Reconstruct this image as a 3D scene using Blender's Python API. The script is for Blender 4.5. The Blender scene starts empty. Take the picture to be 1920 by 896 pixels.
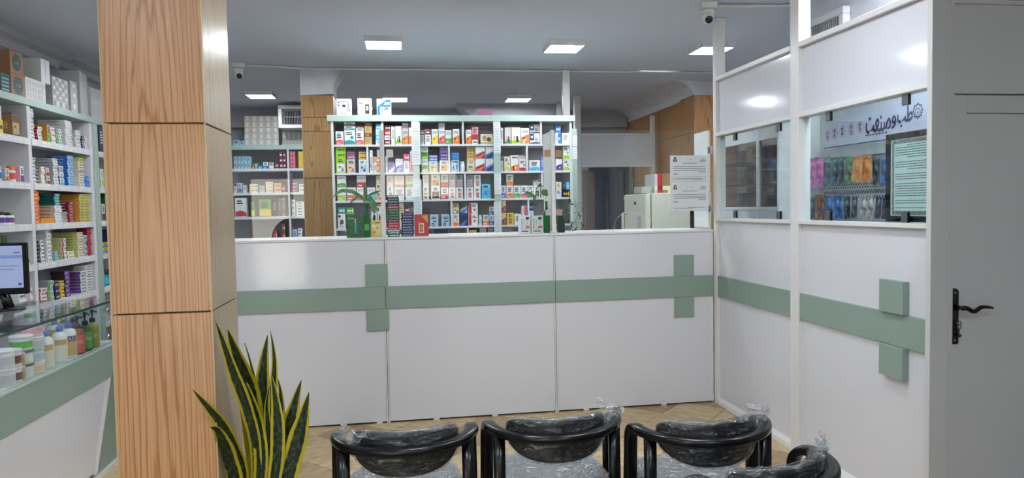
import bpy, math, random
from mathutils import Vector, Matrix
random.seed(7)
S = bpy.context.scene
COL = S.collection
PI = math.pi
# ------------------------------------------------------------------ camera
CAMH = 1.51
FPX = 1325.0
YAW, PITCH, ROLL = math.radians(8.71), math.radians(2.605), math.radians(-1.063)
cy, sy, cp, sp = math.cos(YAW), math.sin(YAW), math.cos(PITCH), math.sin(PITCH)
FW = Vector((sy * cp, cy * cp, -sp)); R0 = Vector((cy, -sy, 0)); U0 = R0.cross(FW)
RT = math.cos(ROLL) * R0 + math.sin(ROLL) * U0
UP = -math.sin(ROLL) * R0 + math.cos(ROLL) * U0
cam = bpy.data.cameras.new('camera'); cam_o = bpy.data.objects.new('camera', cam); COL.objects.link(cam_o)
cam.sensor_fit = 'HORIZONTAL'; cam.sensor_width = 36.0; cam.lens = 36.0 * FPX / 1920.0; cam.clip_start = 0.05
mw = Matrix((RT, UP, -FW)).transposed().to_4x4(); mw.translation = (0, 0, CAMH)
cam_o.matrix_world = mw
S.camera = cam_o
# ------------------------------------------------------------------ world + exposure
W = bpy.data.worlds.new('daylight'); S.world = W; W.use_nodes = True
W.node_tree.nodes['Background'].inputs[0].default_value = (0.86, 0.93, 1.0, 1)
W.node_tree.nodes['Background'].inputs[1].default_value = 1.1
sun = bpy.data.lights.new('sun', 'SUN'); sun.energy = 15.0; sun.angle = 0.009; sun.color = (1.0, 0.97, 0.94)
sun_o = bpy.data.objects.new('sun', sun); COL.objects.link(sun_o); sun_o.rotation_euler = Vector((-0.45, -0.35, -0.82)).to_track_quat('-Z', 'Y').to_euler()
S.view_settings.view_transform = 'Standard'; S.view_settings.look = 'None'
S.view_settings.gamma = 1.0; S.view_settings.use_curve_mapping = False
S.view_settings.exposure = 1.5
LAMP_POWER = 27.0

# ------------------------------------------------------------------ pixel <-> place helpers
def ray(x, y): return FW * FPX + RT * (x - 960) - UP * (y - 448)
def onX(x, y, X): d = ray(x, y); t = X / d.x; return Vector((X, d.y * t, CAMH + d.z * t))
def onY(x, y, Y): d = ray(x, y); t = Y / d.y; return Vector((d.x * t, Y, CAMH + d.z * t))
def onZ(x, y, Z): d = ray(x, y); t = (Z - CAMH) / d.z; return Vector((d.x * t, d.y * t, Z))

# ------------------------------------------------------------------ materials
MATS = {}
def srgb(c):
    return tuple((v / 12.92 if v <= 0.04045 else ((v + 0.055) / 1.055) ** 2.4) for v in c)
def M(name, col, rough=0.5, metal=0.0, spec=0.5, emit=0.0, bump=0.0, bscale=60.0, alpha=None):
    if name in MATS: return MATS[name]
    m = bpy.data.materials.new(name); m.use_nodes = True; nt = m.node_tree
    b = nt.nodes['Principled BSDF']; c = srgb(col)
    b.inputs['Base Color'].default_value = (*c, 1); b.inputs['Roughness'].default_value = rough
    b.inputs['Metallic'].default_value = metal; b.inputs['Specular IOR Level'].default_value = spec
    if emit: b.inputs['Emission Color'].default_value = (*c, 1); b.inputs['Emission Strength'].default_value = emit
    if bump:
        tc = nt.nodes.new('ShaderNodeTexCoord'); n = nt.nodes.new('ShaderNodeTexNoise'); n.inputs['Scale'].default_value = bscale
        bp = nt.nodes.new('ShaderNodeBump'); bp.inputs['Strength'].default_value = bump; bp.inputs['Distance'].default_value = 0.01
        nt.links.new(tc.outputs['Object'], n.inputs['Vector']); nt.links.new(n.outputs['Fac'], bp.inputs['Height'])
        nt.links.new(bp.outputs['Normal'], b.inputs['Normal'])
    MATS[name] = m; return m
def C(r, g, b): return (r / 255., g / 255., b / 255.)
PAL = dict(white=C(232,232,232), cream=C(232,224,200), coral=C(226,96,88), red=C(196,36,48), maroon=C(120,28,48), teal=C(40,150,148), green=C(84,172,70),
  lime=C(160,206,40), dgreen=C(30,92,52), blue=C(40,110,200), navy=C(28,40,92), sky=C(84,186,226), lblue=C(170,205,228), purple=C(104,72,150), violet=C(120,120,200),
  mauve=C(140,92,120), gold=C(204,170,88), tan=C(206,160,96), orange=C(240,128,48), yellow=C(242,206,50), pink=C(224,84,130), lpink=C(238,170,180), brown=C(112,76,52),
  black=C(24,24,28), grey=C(140,140,144), lgrey=C(196,196,198), dark=C(52,48,52), skin=C(222,170,142), hair=C(60,40,34), olive=C(150,150,50), lolive=C(206,206,120),
  amber=C(226,160,60), brick=C(160,70,56), silver=C(186,186,184), peach=C(240,190,150), card=C(158,118,84), tealink=C(48,92,98), dteal=C(20,90,92))
def pm(c): return M('print_' + c, PAL[c], 0.38)

def nodes_mat(name):
    m = bpy.data.materials.new(name); m.use_nodes = True
    return m, m.node_tree, m.node_tree.nodes['Principled BSDF']
def ramp(nt, fac, stops):
    r = nt.nodes.new('ShaderNodeValToRGB'); e = r.color_ramp.elements
    while len(e) < len(stops): e.new(0.5)
    for el, (p, c) in zip(e, stops): el.position = p; el.color = (*srgb(c), 1)
    nt.links.new(fac, r.inputs['Fac']); return r.outputs['Color']
def mapping(nt, scale, coord='Object', loc=(0, 0, 0)):
    tc = nt.nodes.new('ShaderNodeTexCoord'); mp = nt.nodes.new('ShaderNodeMapping')
    mp.inputs['Scale'].default_value = scale; mp.inputs['Location'].default_value = loc
    nt.links.new(tc.outputs[coord], mp.inputs['Vector']); return mp.outputs['Vector']
def wood_mat(name, light, mid, dark, rough=0.35):
    m, nt, b = nodes_mat(name)
    tc = nt.nodes.new('ShaderNodeTexCoord'); oi = nt.nodes.new('ShaderNodeObjectInfo')
    add = nt.nodes.new('ShaderNodeVectorMath'); add.operation = 'MULTIPLY_ADD'
    add.inputs[1].default_value = (1, 1, 1)
    mul = nt.nodes.new('ShaderNodeVectorMath'); mul.operation = 'SCALE'; mul.inputs[0].default_value = (0.08, 0.2, -3.2)
    nt.links.new(oi.outputs['Random'], mul.inputs['Scale'])
    nt.links.new(tc.outputs['Object'], add.inputs[0]); nt.links.new(mul.outputs[0], add.inputs[2])
    mp = nt.nodes.new('ShaderNodeMapping'); mp.inputs['Scale'].default_value = (6.0, 6.0, 0.3); nt.links.new(add.outputs[0], mp.inputs['Vector'])
    w = nt.nodes.new('ShaderNodeTexWave'); w.wave_type = 'RINGS'; w.rings_direction = 'SPHERICAL'
    w.inputs['Scale'].default_value = 6.5; w.inputs['Distortion'].default_value = 5.0; w.inputs['Detail'].default_value = 3.0; w.inputs['Detail Scale'].default_value = 1.0; w.inputs['Detail Roughness'].default_value = 0.4
    nt.links.new(mp.outputs[0], w.inputs['Vector'])
    mp2 = nt.nodes.new('ShaderNodeMapping'); mp2.inputs['Scale'].default_value = (260, 260, 3.0); nt.links.new(add.outputs[0], mp2.inputs['Vector'])
    n = nt.nodes.new('ShaderNodeTexNoise'); n.inputs['Scale'].default_value = 1.0; n.inputs['Detail'].default_value = 1.1
    nt.links.new(mp2.outputs[0], n.inputs['Vector'])
    c1 = ramp(nt, w.outputs['Fac'], [(0.0, dark), (0.12, mid), (0.34, light), (1.0, light)])
    c2 = ramp(nt, n.outputs['Fac'], [(0.34, (0.88, 0.83, 0.78)), (0.55, (1, 1, 1))])
    mx = nt.nodes.new('ShaderNodeMix'); mx.data_type = 'RGBA'; mx.blend_type = 'MULTIPLY'; mx.inputs[0].default_value = 0.75
    nt.links.new(c1, mx.inputs[6]); nt.links.new(c2, mx.inputs[7]); nt.links.new(mx.outputs[2], b.inputs['Base Color'])
    b.inputs['Roughness'].default_value = rough
    bp = nt.nodes.new('ShaderNodeBump'); bp.inputs['Strength'].default_value = 0.05; nt.links.new(n.outputs['Fac'], bp.inputs['Height']); nt.links.new(bp.outputs[0], b.inputs['Normal'])
    return m
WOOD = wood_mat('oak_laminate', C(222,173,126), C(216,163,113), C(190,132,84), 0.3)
WOOD_SIDE = wood_mat('oak_laminate_side', C(170,154,126), C(164,146,118), C(146,126,98), 0.3)  # greyer, darker oak tone for the column's side and back panels
WOOD_REAR = wood_mat('oak_laminate_rear', C(190,148,96), C(178,134,82), C(150,106,62), 0.35)
def tile_mat():
    m, nt, b = nodes_mat('travertine_tile')
    oi = nt.nodes.new('ShaderNodeObjectInfo')
    base = ramp(nt, oi.outputs['Random'], [(0.0, C(206,182,140)), (0.4, C(216,196,156)), (0.75, C(208,184,142)), (0.88, C(172,144,110)), (1.0, C(184,164,130))])
    v = mapping(nt, (3.0, 9.0, 4.0)); n = nt.nodes.new('ShaderNodeTexNoise'); n.inputs['Scale'].default_value = 2.2; n.inputs['Detail'].default_value = 7.0; n.inputs['Roughness'].default_value = 0.68
    nt.links.new(v, n.inputs['Vector'])
    c2 = ramp(nt, n.outputs['Fac'], [(0.3, (0.74, 0.68, 0.6)), (0.48, (0.9, 0.88, 0.84)), (0.62, (1, 1, 1)), (0.75, (0.82, 0.76, 0.68))])
    mx = nt.nodes.new('ShaderNodeMix'); mx.data_type = 'RGBA'; mx.blend_type = 'MULTIPLY'; mx.inputs[0].default_value = 0.9
    nt.links.new(base, mx.inputs[6]); nt.links.new(c2, mx.inputs[7]); nt.links.new(mx.outputs[2], b.inputs['Base Color'])
    b.inputs['Roughness'].default_value = 0.38
    return m
TILE = tile_mat()
def noise_mat(name, c_a, c_b, scale, rough, bump=0.0):
    m, nt, b = nodes_mat(name)
    v = mapping(nt, (1, 1, 1)); n = nt.nodes.new('ShaderNodeTexNoise'); n.inputs['Scale'].default_value = scale; n.inputs['Detail'].default_value = 4.0
    nt.links.new(v, n.inputs['Vector'])
    nt.links.new(ramp(nt, n.outputs['Fac'], [(0.3, c_a), (0.7, c_b)]), b.inputs['Base Color'])
    b.inputs['Roughness'].default_value = rough
    if bump:
        bp = nt.nodes.new('ShaderNodeBump'); bp.inputs['Strength'].default_value = bump; bp.inputs['Distance'].default_value = 0.01
        nt.links.new(n.outputs['Fac'], bp.inputs['Height']); nt.links.new(bp.outputs[0], b.inputs['Normal'])
    return m
WHITE = M('white_gloss_board', C(220,221,228), 0.11, spec=0.55, bump=0.02, bscale=9)
WHITE2 = M('white_satin_profile', C(226,225,224), 0.35)
SHELFW = M('white_shelf_board', C(220,220,224), 0.35)
GREEN = M('sage_green_board', C(140,161,150), 0.34)
SHELFG = M('sage_green_edge', C(172,194,184), 0.3)
CEIL = noise_mat('ceiling_paint', C(208,216,230), C(214,222,236), 0.8, 0.7)
PLASTER = noise_mat('white_plaster', C(214,216,222), C(224,226,232), 6.0, 0.7, 0.1)
DARKW = M('grey_wall_paint', C(186,188,196), 0.7)
BLACKP = M('black_plastic', C(15,15,17), 0.24, spec=0.4)
BLACKL = M('black_leatherette', C(20,21,24), 0.45, bump=0.2, bscale=220)
DOORW = M('door_white', C(206,206,206), 0.4)
STEEL = M('dull_steel', C(120,120,122), 0.35, metal=0.9)
CHROME = M('chrome', C(200,200,204), 0.15, metal=1.0)
GROUT = M('grout', C(110,98,80), 0.9)
PAPER = M('paper', C(232,236,238), 0.7)
INK = M('ink', C(48,50,58), 0.7)
GAP = M('dark_gap', C(20,20,22), 0.9)
def glass_mat(name, tint, refl=1.0):
    m = bpy.data.materials.new(name); m.use_nodes = True; nt = m.node_tree; nt.nodes.clear()
    o = nt.nodes.new('ShaderNodeOutputMaterial'); t = nt.nodes.new('ShaderNodeBsdfTransparent'); t.inputs[0].default_value = (*tint, 1)
    g = nt.nodes.new('ShaderNodeBsdfGlossy'); g.inputs['Roughness'].default_value = 0.01
    f = nt.nodes.new('ShaderNodeLayerWeight'); f.inputs['Blend'].default_value = 0.5
    pw = nt.nodes.new('ShaderNodeMath'); pw.operation = 'POWER'; pw.inputs[1].default_value = 5.0; nt.links.new(f.outputs['Facing'], pw.inputs[0])
    mu = nt.nodes.new('ShaderNodeMath'); mu.operation = 'MULTIPLY_ADD'; mu.inputs[1].default_value = 0.9*refl; mu.inputs[2].default_value = 0.035*refl; nt.links.new(pw.outputs[0], mu.inputs[0])
    mx = nt.nodes.new('ShaderNodeMixShader'); nt.links.new(mu.outputs[0], mx.inputs[0]); nt.links.new(t.outputs[0], mx.inputs[1]); nt.links.new(g.outputs[0], mx.inputs[2])
    nt.links.new(mx.outputs[0], o.inputs[0]); return m
GLASS = glass_mat('clear_glass', (0.96, 0.985, 0.98))
GLASSB = glass_mat('window_glass', (0.90, 0.96, 0.97))
GEDGE = M('glass_edge', C(186,214,208), 0.15)
def wrap_mat(name, lo, hi, refl):
    m = bpy.data.materials.new(name); m.use_nodes = True; nt = m.node_tree; nt.nodes.clear()
    o = nt.nodes.new('ShaderNodeOutputMaterial'); t = nt.nodes.new('ShaderNodeBsdfTransparent'); t.inputs[0].default_value = (0.97, 0.98, 1, 1)
    g = nt.nodes.new('ShaderNodeBsdfGlossy'); g.inputs['Roughness'].default_value = 0.12
    d = nt.nodes.new('ShaderNodeBsdfDiffuse'); d.inputs[0].default_value = (0.75, 0.8, 0.84, 1)
    v = mapping(nt, (14, 22, 46)); n = nt.nodes.new('ShaderNodeTexNoise'); n.inputs['Scale'].default_value = 1.0; n.inputs['Detail'].default_value = 2.5; n.inputs['Distortion'].default_value = 1.2
    nt.links.new(v, n.inputs['Vector'])
    bp = nt.nodes.new('ShaderNodeBump'); bp.inputs['Strength'].default_value = 0.9; bp.inputs['Distance'].default_value = 0.03; nt.links.new(n.outputs['Fac'], bp.inputs['Height'])
    nt.links.new(bp.outputs[0], g.inputs['Normal'])
    f = nt.nodes.new('ShaderNodeLayerWeight'); f.inputs['Blend'].default_value = 0.5; nt.links.new(bp.outputs[0], f.inputs['Normal'])
    pw = nt.nodes.new('ShaderNodeMath'); pw.operation = 'POWER'; pw.inputs[1].default_value = 4.0; nt.links.new(f.outputs['Facing'], pw.inputs[0])
    mu = nt.nodes.new('ShaderNodeMath'); mu.operation = 'MULTIPLY_ADD'; mu.inputs[1].default_value = 0.7; mu.inputs[2].default_value = refl; nt.links.new(pw.outputs[0], mu.inputs[0])
    m1 = nt.nodes.new('ShaderNodeMixShader'); nt.links.new(mu.outputs[0], m1.inputs[0]); nt.links.new(t.outputs[0], m1.inputs[1]); nt.links.new(g.outputs[0], m1.inputs[2])
    r = nt.nodes.new('ShaderNodeMapRange'); r.inputs[1].default_value = 0.57; r.inputs[2].default_value = 0.73; r.inputs[3].default_value = lo; r.inputs[4].default_value = hi; nt.links.new(n.outputs['Fac'], r.inputs[0])  # whitish diffuse streaks paint crinkle highlights into the film
    m2 = nt.nodes.new('ShaderNodeMixShader'); nt.links.new(r.outputs[0], m2.inputs[0]); nt.links.new(m1.outputs[0], m2.inputs[1]); nt.links.new(d.outputs[0], m2.inputs[2])
    nt.links.new(m2.outputs[0], o.inputs[0]); return m
FILM = wrap_mat('plastic_film', 0.0, 0.34, 0.06)
FILM2 = wrap_mat('plastic_film_seat', 0.12, 0.5, 0.12)  # denser painted haze stands in for reflections on the film
def lamp_mat():
    m = bpy.data.materials.new('led_diffuser'); m.use_nodes = True; nt = m.node_tree; nt.nodes.clear()
    o = nt.nodes.new('ShaderNodeOutputMaterial'); e = nt.nodes.new('ShaderNodeEmission'); e.inputs[0].default_value = (0.90, 0.95, 1.0, 1); e.inputs[1].default_value = LAMP_POWER
    nt.links.new(e.outputs[0], o.inputs[0]); return m
LED = lamp_mat()

# ------------------------------------------------------------------ mesh builder
TXT = {}
def text_mesh(s, bold=0.0):
    if s in TXT: return TXT[s]
    c = bpy.data.curves.new('t', 'FONT'); c.body = s; c.resolution_u = 2; c.offset = bold
    o = bpy.data.objects.new('t', c); COL.objects.link(o); bpy.context.view_layer.update()
    me = bpy.data.meshes.new_from_object(o.evaluated_get(bpy.context.evaluated_depsgraph_get()))
    vs = [v.co.copy() for v in me.vertices]; fs = [tuple(p.vertices) for p in me.polygons]
    x0 = min(v.x for v in vs); x1 = max(v.x for v in vs); y0 = min(v.y for v in vs); y1 = max(v.y for v in vs)
    r = ([((v.x - x0) / (x1 - x0), (v.y - y0) / (y1 - y0)) for v in vs], fs)
    bpy.data.objects.remove(o); bpy.data.curves.remove(c); bpy.data.meshes.remove(me)
    TXT[s] = r; return r
class MB:
    def __init__(s): s.v = []; s.f = []; s.m = []; s.mats = []; s.uv = None; s.smooth = []
    def mi(s, mat):
        if mat not in s.mats: s.mats.append(mat)
        return s.mats.index(mat)
    def add(s, vs, fs, mat, smooth=False):
        o = len(s.v); s.v += [tuple(v) for v in vs]; k = s.mi(mat)
        for f in fs: s.f.append(tuple(i + o for i in f)); s.m.append(k); s.smooth.append(smooth)
        return s
    def box(s, x0, x1, y0, y1, z0, z1, mat):
        if x0 > x1: x0, x1 = x1, x0
        if y0 > y1: y0, y1 = y1, y0
        if z0 > z1: z0, z1 = z1, z0
        return s.add([(x0,y0,z0),(x1,y0,z0),(x1,y1,z0),(x0,y1,z0),(x0,y0,z1),(x1,y0,z1),(x1,y1,z1),(x0,y1,z1)],
              [(0,3,2,1),(4,5,6,7),(0,1,5,4),(1,2,6,5),(2,3,7,6),(3,0,4,7)], mat)
    def bbox(s, x0, x1, y0, y1, z0, z1, mat, b=0.003):
        # box with chamfered edges on all sides (8-point rings)
        def ring(z, i):
            return [(x0+i+b if False else x0+i, y0+i+0, z)]
        pts = []
        for z, i in ((z0, b), (z0 + b, 0), (z1 - b, 0), (z1, b)):
            c = b
            pts.append([(x0+i+c,y0+i,z),(x1-i-c,y0+i,z),(x1-i,y0+i+c,z),(x1-i,y1-i-c,z),(x1-i-c,y1-i,z),(x0+i+c,y1-i,z),(x0+i,y1-i-c,z),(x0+i,y0+i+c,z)])
        vs = [p for r in pts for p in r]; fs = [tuple(range(7, -1, -1)), tuple(range(24, 32))]
        for k in range(3):
            for j in range(8):
                a = k*8+j; bb = k*8+(j+1) % 8; fs.append((a, bb, bb+8, a+8))
        return s.add(vs, fs, mat)
    def prism(s, poly, axis, a0, a1, mat, mat_side=None):
        # poly: list of 2D points in the plane normal to axis ('x': (y,z), 'y': (x,z), 'z': (x,y))
        n = len(poly)
        def P(p, a): return {'x': (a, p[0], p[1]), 'y': (p[0], a, p[1]), 'z': (p[0], p[1], a)}[axis]
        vs = [P(p, a0) for p in poly] + [P(p, a1) for p in poly]
        s.add(vs, [tuple(range(n)), tuple(range(2*n-1, n-1, -1))], mat)
        o = len(s.v) - 2*n; k = s.mi(mat_side or mat)
        for i in range(n):
            j = (i+1) % n; s.f.append((o+i, o+n+i, o+n+j, o+j)); s.m.append(k); s.smooth.append(False)
        return s
    def lathe(s, prof, mat, seg=16, c=(0,0), smooth=True, cap=True):
        # prof: list of (r, z)
        vs = []; fs = []
        for r, z in prof:
            for i in range(seg):
                a = 2*PI*i/seg; vs.append((c[0]+r*math.cos(a), c[1]+r*math.sin(a), z))
        for k in range(len(prof)-1):
            for i in range(seg):
                j = (i+1) % seg; fs.append((k*seg+i, k*seg+j, (k+1)*seg+j, (k+1)*seg+i))
        s.add(vs, fs, mat, smooth)
        if cap:
            o = len(s.v) - len(vs); n = len(prof)
            k = s.mi(mat); s.f.append(tuple(o+i for i in range(seg-1,-1,-1))); s.m.append(k); s.smooth.append(False)
            s.f.append(tuple(o+(n-1)*seg+i for i in range(seg))); s.m.append(k); s.smooth.append(False)
        return s
    def tube(s, path, rad, mat, seg=8, ab=None, up=(0,0,1), cap=True, smooth=True):
        # swept section along path; rad scalar or list; ab: (a,b) flattening: a along side, b along normal
        pts = [Vector(p) for p in path]; n = len(pts); vs = []
        T = []
        for i in range(n):
            t = (pts[min(i+1, n-1)] - pts[max(i-1, 0)]); T.append(t.normalized())
        nrm = Vector(up); nrm = (nrm - nrm.dot(T[0]) * T[0])
        if nrm.length < 1e-4: nrm = T[0].orthogonal()
        nrm.normalize()
        for i in range(n):
            nrm = (nrm - nrm.dot(T[i]) * T[i]).normalized(); bn = T[i].cross(nrm)
            r = rad[i] if isinstance(rad, (list, tuple)) else rad
            for k in range(seg):
                a = 2*PI*k/seg; ca, sa = math.cos(a), math.sin(a)
                if ab:
                    ca = math.copysign(abs(ca)**0.6, ca); sa = math.copysign(abs(sa)**0.6, sa)
                    p = pts[i] + bn*(ca*ab[0]*r) + nrm*(sa*ab[1]*r)
                else: p = pts[i] + (bn*ca + nrm*sa)*r
                vs.append(p)
        fs = []
        for i in range(n-1):
            for k in range(seg):
                j = (k+1) % seg; fs.append((i*seg+k, i*seg+j, (i+1)*seg+j, (i+1)*seg+k))
        if cap: fs += [tuple(range(seg-1,-1,-1)), tuple((n-1)*seg+k for k in range(seg))]
        return s.add(vs, fs, mat, smooth)
    def grid(s, fn, nu, nv, mat, smooth=True, closed_u=False):
        vs = [fn(i/(nu if closed_u else nu-1), j/(nv-1)) for j in range(nv) for i in range(nu)]; fs = []
        for j in range(nv-1):
            for i in range(nu if closed_u else nu-1):
                k = (i+1) % nu; fs.append((j*nu+i, j*nu+k, (j+1)*nu+k, (j+1)*nu+i))
        return s.add(vs, fs, mat, smooth)
    def text(s, txt, o, ux, uy, mat):
        # text filling the parallelogram o, ux, uy
        tv, tf = text_mesh(txt); o = Vector(o); ux = Vector(ux); uy = Vector(uy)
        return s.add([o + ux*a + uy*b for a, b in tv], tf, mat)
    def disc(s, c, ux, uy, mat, seg=14, r0=0.0):
        c = Vector(c); ux = Vector(ux); uy = Vector(uy)
        out = [c + ux*math.cos(2*PI*i/seg) + uy*math.sin(2*PI*i/seg) for i in range(seg)]
        if not r0: return s.add(out, [tuple(range(seg))], mat)
        inn = [c + (p-c)*r0 for p in out]
        return s.add(out+inn, [(i, (i+1) % seg, seg+(i+1) % seg, seg+i) for i in range(seg)], mat)
    def build(s, name, parent=None, loc=None, rot=None):
        me = bpy.data.meshes.new(name); me.from_pydata(s.v, [], s.f)
        for m in s.mats: me.materials.append(m)
        me.polygons.foreach_set('material_index', s.m); me.polygons.foreach_set('use_smooth', s.smooth)
        if s.uv:
            l = me.uv_layers.new(name='UVMap')
            for lp in me.loops: l.data[lp.index].uv = s.uv[lp.vertex_index]
        me.update()
        o = bpy.data.objects.new(name, me); COL.objects.link(o)
        if parent: o.parent = parent
        if loc is not None: o.location = loc
        if rot: o.rotation_euler = (0, 0, rot)
        return o
def tag(o, label, cat, group=None):
    o['label'] = label; o['category'] = cat
    if group: o['group'] = group
    return o
def thing(name, label, cat, loc=(0,0,0), rot=0, group=None):
    o = bpy.data.objects.new(name, None); COL.objects.link(o); o.empty_display_size = 0.1
    o.location = loc; o.rotation_euler = (0, 0, rot); return tag(o, label, cat, group)
def struct(o): o['kind'] = 'structure'; return o
def boxpart(name, parent, dims, mat, chamfer=0.0):
    b = MB()
    (b.bbox(*dims, mat, chamfer) if chamfer else b.box(*dims, mat))
    return b.build(name, parent)
ORD = ['zeroth','first','second','third','fourth','fifth','sixth','seventh','eighth','ninth','tenth','eleventh','twelfth','thirteenth','fourteenth','fifteenth','sixteenth','seventeenth','eighteenth','nineteenth','twentieth','twenty-first','twenty-second','twenty-third','twenty-fourth','twenty-fifth','twenty-sixth','twenty-seventh','twenty-eighth','twenty-ninth','thirtieth','thirty-first','thirty-second','thirty-third','thirty-fourth','thirty-fifth','thirty-sixth']
exec_sections = True

# ================================================================== THE ROOM
YF, XR, CZ = 5.014, 2.297, 2.87
BACK = -3.2
fl = struct(MB().box(-3.0, 4.8, BACK, 10.1, -0.06, -0.006, GROUT).build('floor'))
# diagonal stone tiles, one object each, over the floor the photo shows
TS = 0.345
tmb = MB(); h = TS/2 - 0.0025; tmb.bbox(-h, h, -h, h, -0.012, 0.0, TILE, 0.0015); tile0 = None
for i in range(-16, 17):
    for j in range(-16, 17):
        u, v = (i + 0.5)*TS, (j + 0.5)*TS
        x = 0.6 + (u - v)*0.7071; y = 4.1 + (u + v)*0.7071
        if not (-1.95 < x < 2.48 and 2.0 < y < 5.2): continue
        if tile0 is None: tile0 = tmb.build('tile', fl); o = tile0
        else:
            o = tile0.copy(); COL.objects.link(o)
        o.location = (x, y, 0); o.rotation_euler = (0, 0, PI/4 + random.choice((0, 1, 2, 3))*PI/2)
ce = struct(MB().box(-3.0, 4.8, BACK, 10.1, CZ, CZ + 0.1, CEIL).build('ceiling'))
wl = struct(MB().box(-3.02, -2.88, BACK, 10.1, 0, CZ, DARKW).build('wall_left'))
wb = struct(MB().box(-3.02, 4.8, 9.95, 10.1, 0, CZ, DARKW).build('wall_back'))
# wall behind the camera with a glazed doorway to the street
w = MB()
WX0, WX1, WZ0, WZ1 = -0.35, 1.05, 1.68, 2.42
w.box(-3.02, -2.75, BACK-0.12, BACK, 0, CZ, PLASTER).box(-2.75, -1.25, BACK-0.12, BACK, 2.15, CZ, PLASTER).box(-1.25, WX0, BACK-0.12, BACK, 0, CZ, PLASTER).box(WX1, 4.8, BACK-0.12, BACK, 0, CZ, PLASTER).box(WX0, WX1, BACK-0.12, BACK, 0, WZ0, PLASTER).box(WX0, WX1, BACK-0.12, BACK, WZ1, CZ, PLASTER)
struct(w.build('wall_front'))
d = struct(MB().box(-2.75, -2.70, BACK-0.1, BACK-0.04, 0, 2.15, STEEL).box(-1.30, -1.25, BACK-0.1, BACK-0.04, 0, 2.15, STEEL).box(-2.03, -1.97, BACK-0.1, BACK-0.04, 0, 2.15, STEEL).box(-2.75, -1.25, BACK-0.1, BACK-0.04, 2.09, 2.15, STEEL).build('door_2'))
MB().box(-2.70, -1.30, BACK-0.075, BACK-0.068, 0.02, 2.09, GLASS).build('glass_pane', d)
wm = MB()
for x0, x1, z0, z1 in ((WX0, WX0+0.05, WZ0, WZ1), (WX1-0.05, WX1, WZ0, WZ1), (WX0+0.05, WX1-0.05, WZ0, WZ0+0.05), (WX0+0.05, WX1-0.05, WZ1-0.05, WZ1), (0.32, 0.37, WZ0+0.05, WZ1-0.05)): wm.box(x0, x1, BACK-0.1, BACK-0.04, z0, z1, STEEL)
wn = struct(wm.build('added_window'))  # unseen window added for daylight and a veil on the counter glass
MB().box(WX0+0.05, WX1-0.05, BACK-0.075, BACK-0.068, WZ0+0.05, WZ1-0.05, GLASS).build('glass_pane', wn)
struct(MB().box(-9, 9, -15, BACK-0.12, -0.1, -0.02, M('pavement', C(190,188,182), 0.9)).build('trim_9'))
struct(MB().box(-9, 9, -15.2, -15, 0, 5, M('facade', C(206,194,184), 0.9)).build('trim_10'))
struct(MB().box(4.66, 4.8, BACK, 10.1, 0, CZ, PLASTER).build('wall_right'))
struct(MB().box(3.72, 3.8, 2.9, 7.49, 0, CZ, PLASTER).build('wall_side'))

# wood clad wall on the right of the dispensary, with cove above
XW = 3.226
wr = struct(MB().box(XW+0.012, XW+0.12, 7.9, 9.95, 0, 2.70, GROUT).build('wall_wood'))
for (y0, y1) in ((7.9, 8.6), (8.604, 9.3), (9.304, 9.95)):
    for (z0, z1) in ((0.0, 0.6), (0.604, 1.2), (1.204, 1.8), (1.804, 2.3), (2.304, 2.70)):
        boxpart('panel', wr, (XW, XW+0.012, y0, y1, z0, z1), WOOD_REAR, 0.002)
cv = MB(); prof = [(XW-0.006, 2.69), (XW-0.006, 2.715)] + [(XW - 0.008 - 0.30*(1-math.cos(a)), 2.72 + 0.149*math.sin(a)) for a in [k*PI/16 for k in range(9)]] + [(XW+0.15, CZ-0.001), (XW+0.15, 2.69)]
cv.prism(prof, 'y', 7.9, 9.95, PLASTER); struct(cv.build('trim_1'))
struct(MB().box(-3.0, 3.2, 9.80, 9.95, 2.62, 2.69, DARKW).box(-3.0, 3.2, 9.86, 9.95, 2.69, CZ, DARKW).build('trim_2'))
lt = MB()
lt.prism([(-2.88, 2.74), (-2.83, 2.74), (-2.80, 2.79), (-2.74, 2.81), (-2.74, CZ), (-2.88, CZ)], 'y', 0, 6.5, DARKW)
lt.prism([(-2.88, 2.76), (-2.81, 2.76), (-2.78, 2.80), (-2.70, 2.82), (-2.70, CZ), (-2.88, CZ)], 'y', 6.5, 9.8, DARKW)
struct(lt.build('trim_3'))
# ceiling bulkhead over the rear aisle
bk = MB(); bk.prism([(0.72, CZ), (0.92, 2.70), (1.98, 2.70), (2.2, CZ)], 'y', 9.3, 9.85, DARKW); struct(bk.build('trim_4'))

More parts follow.
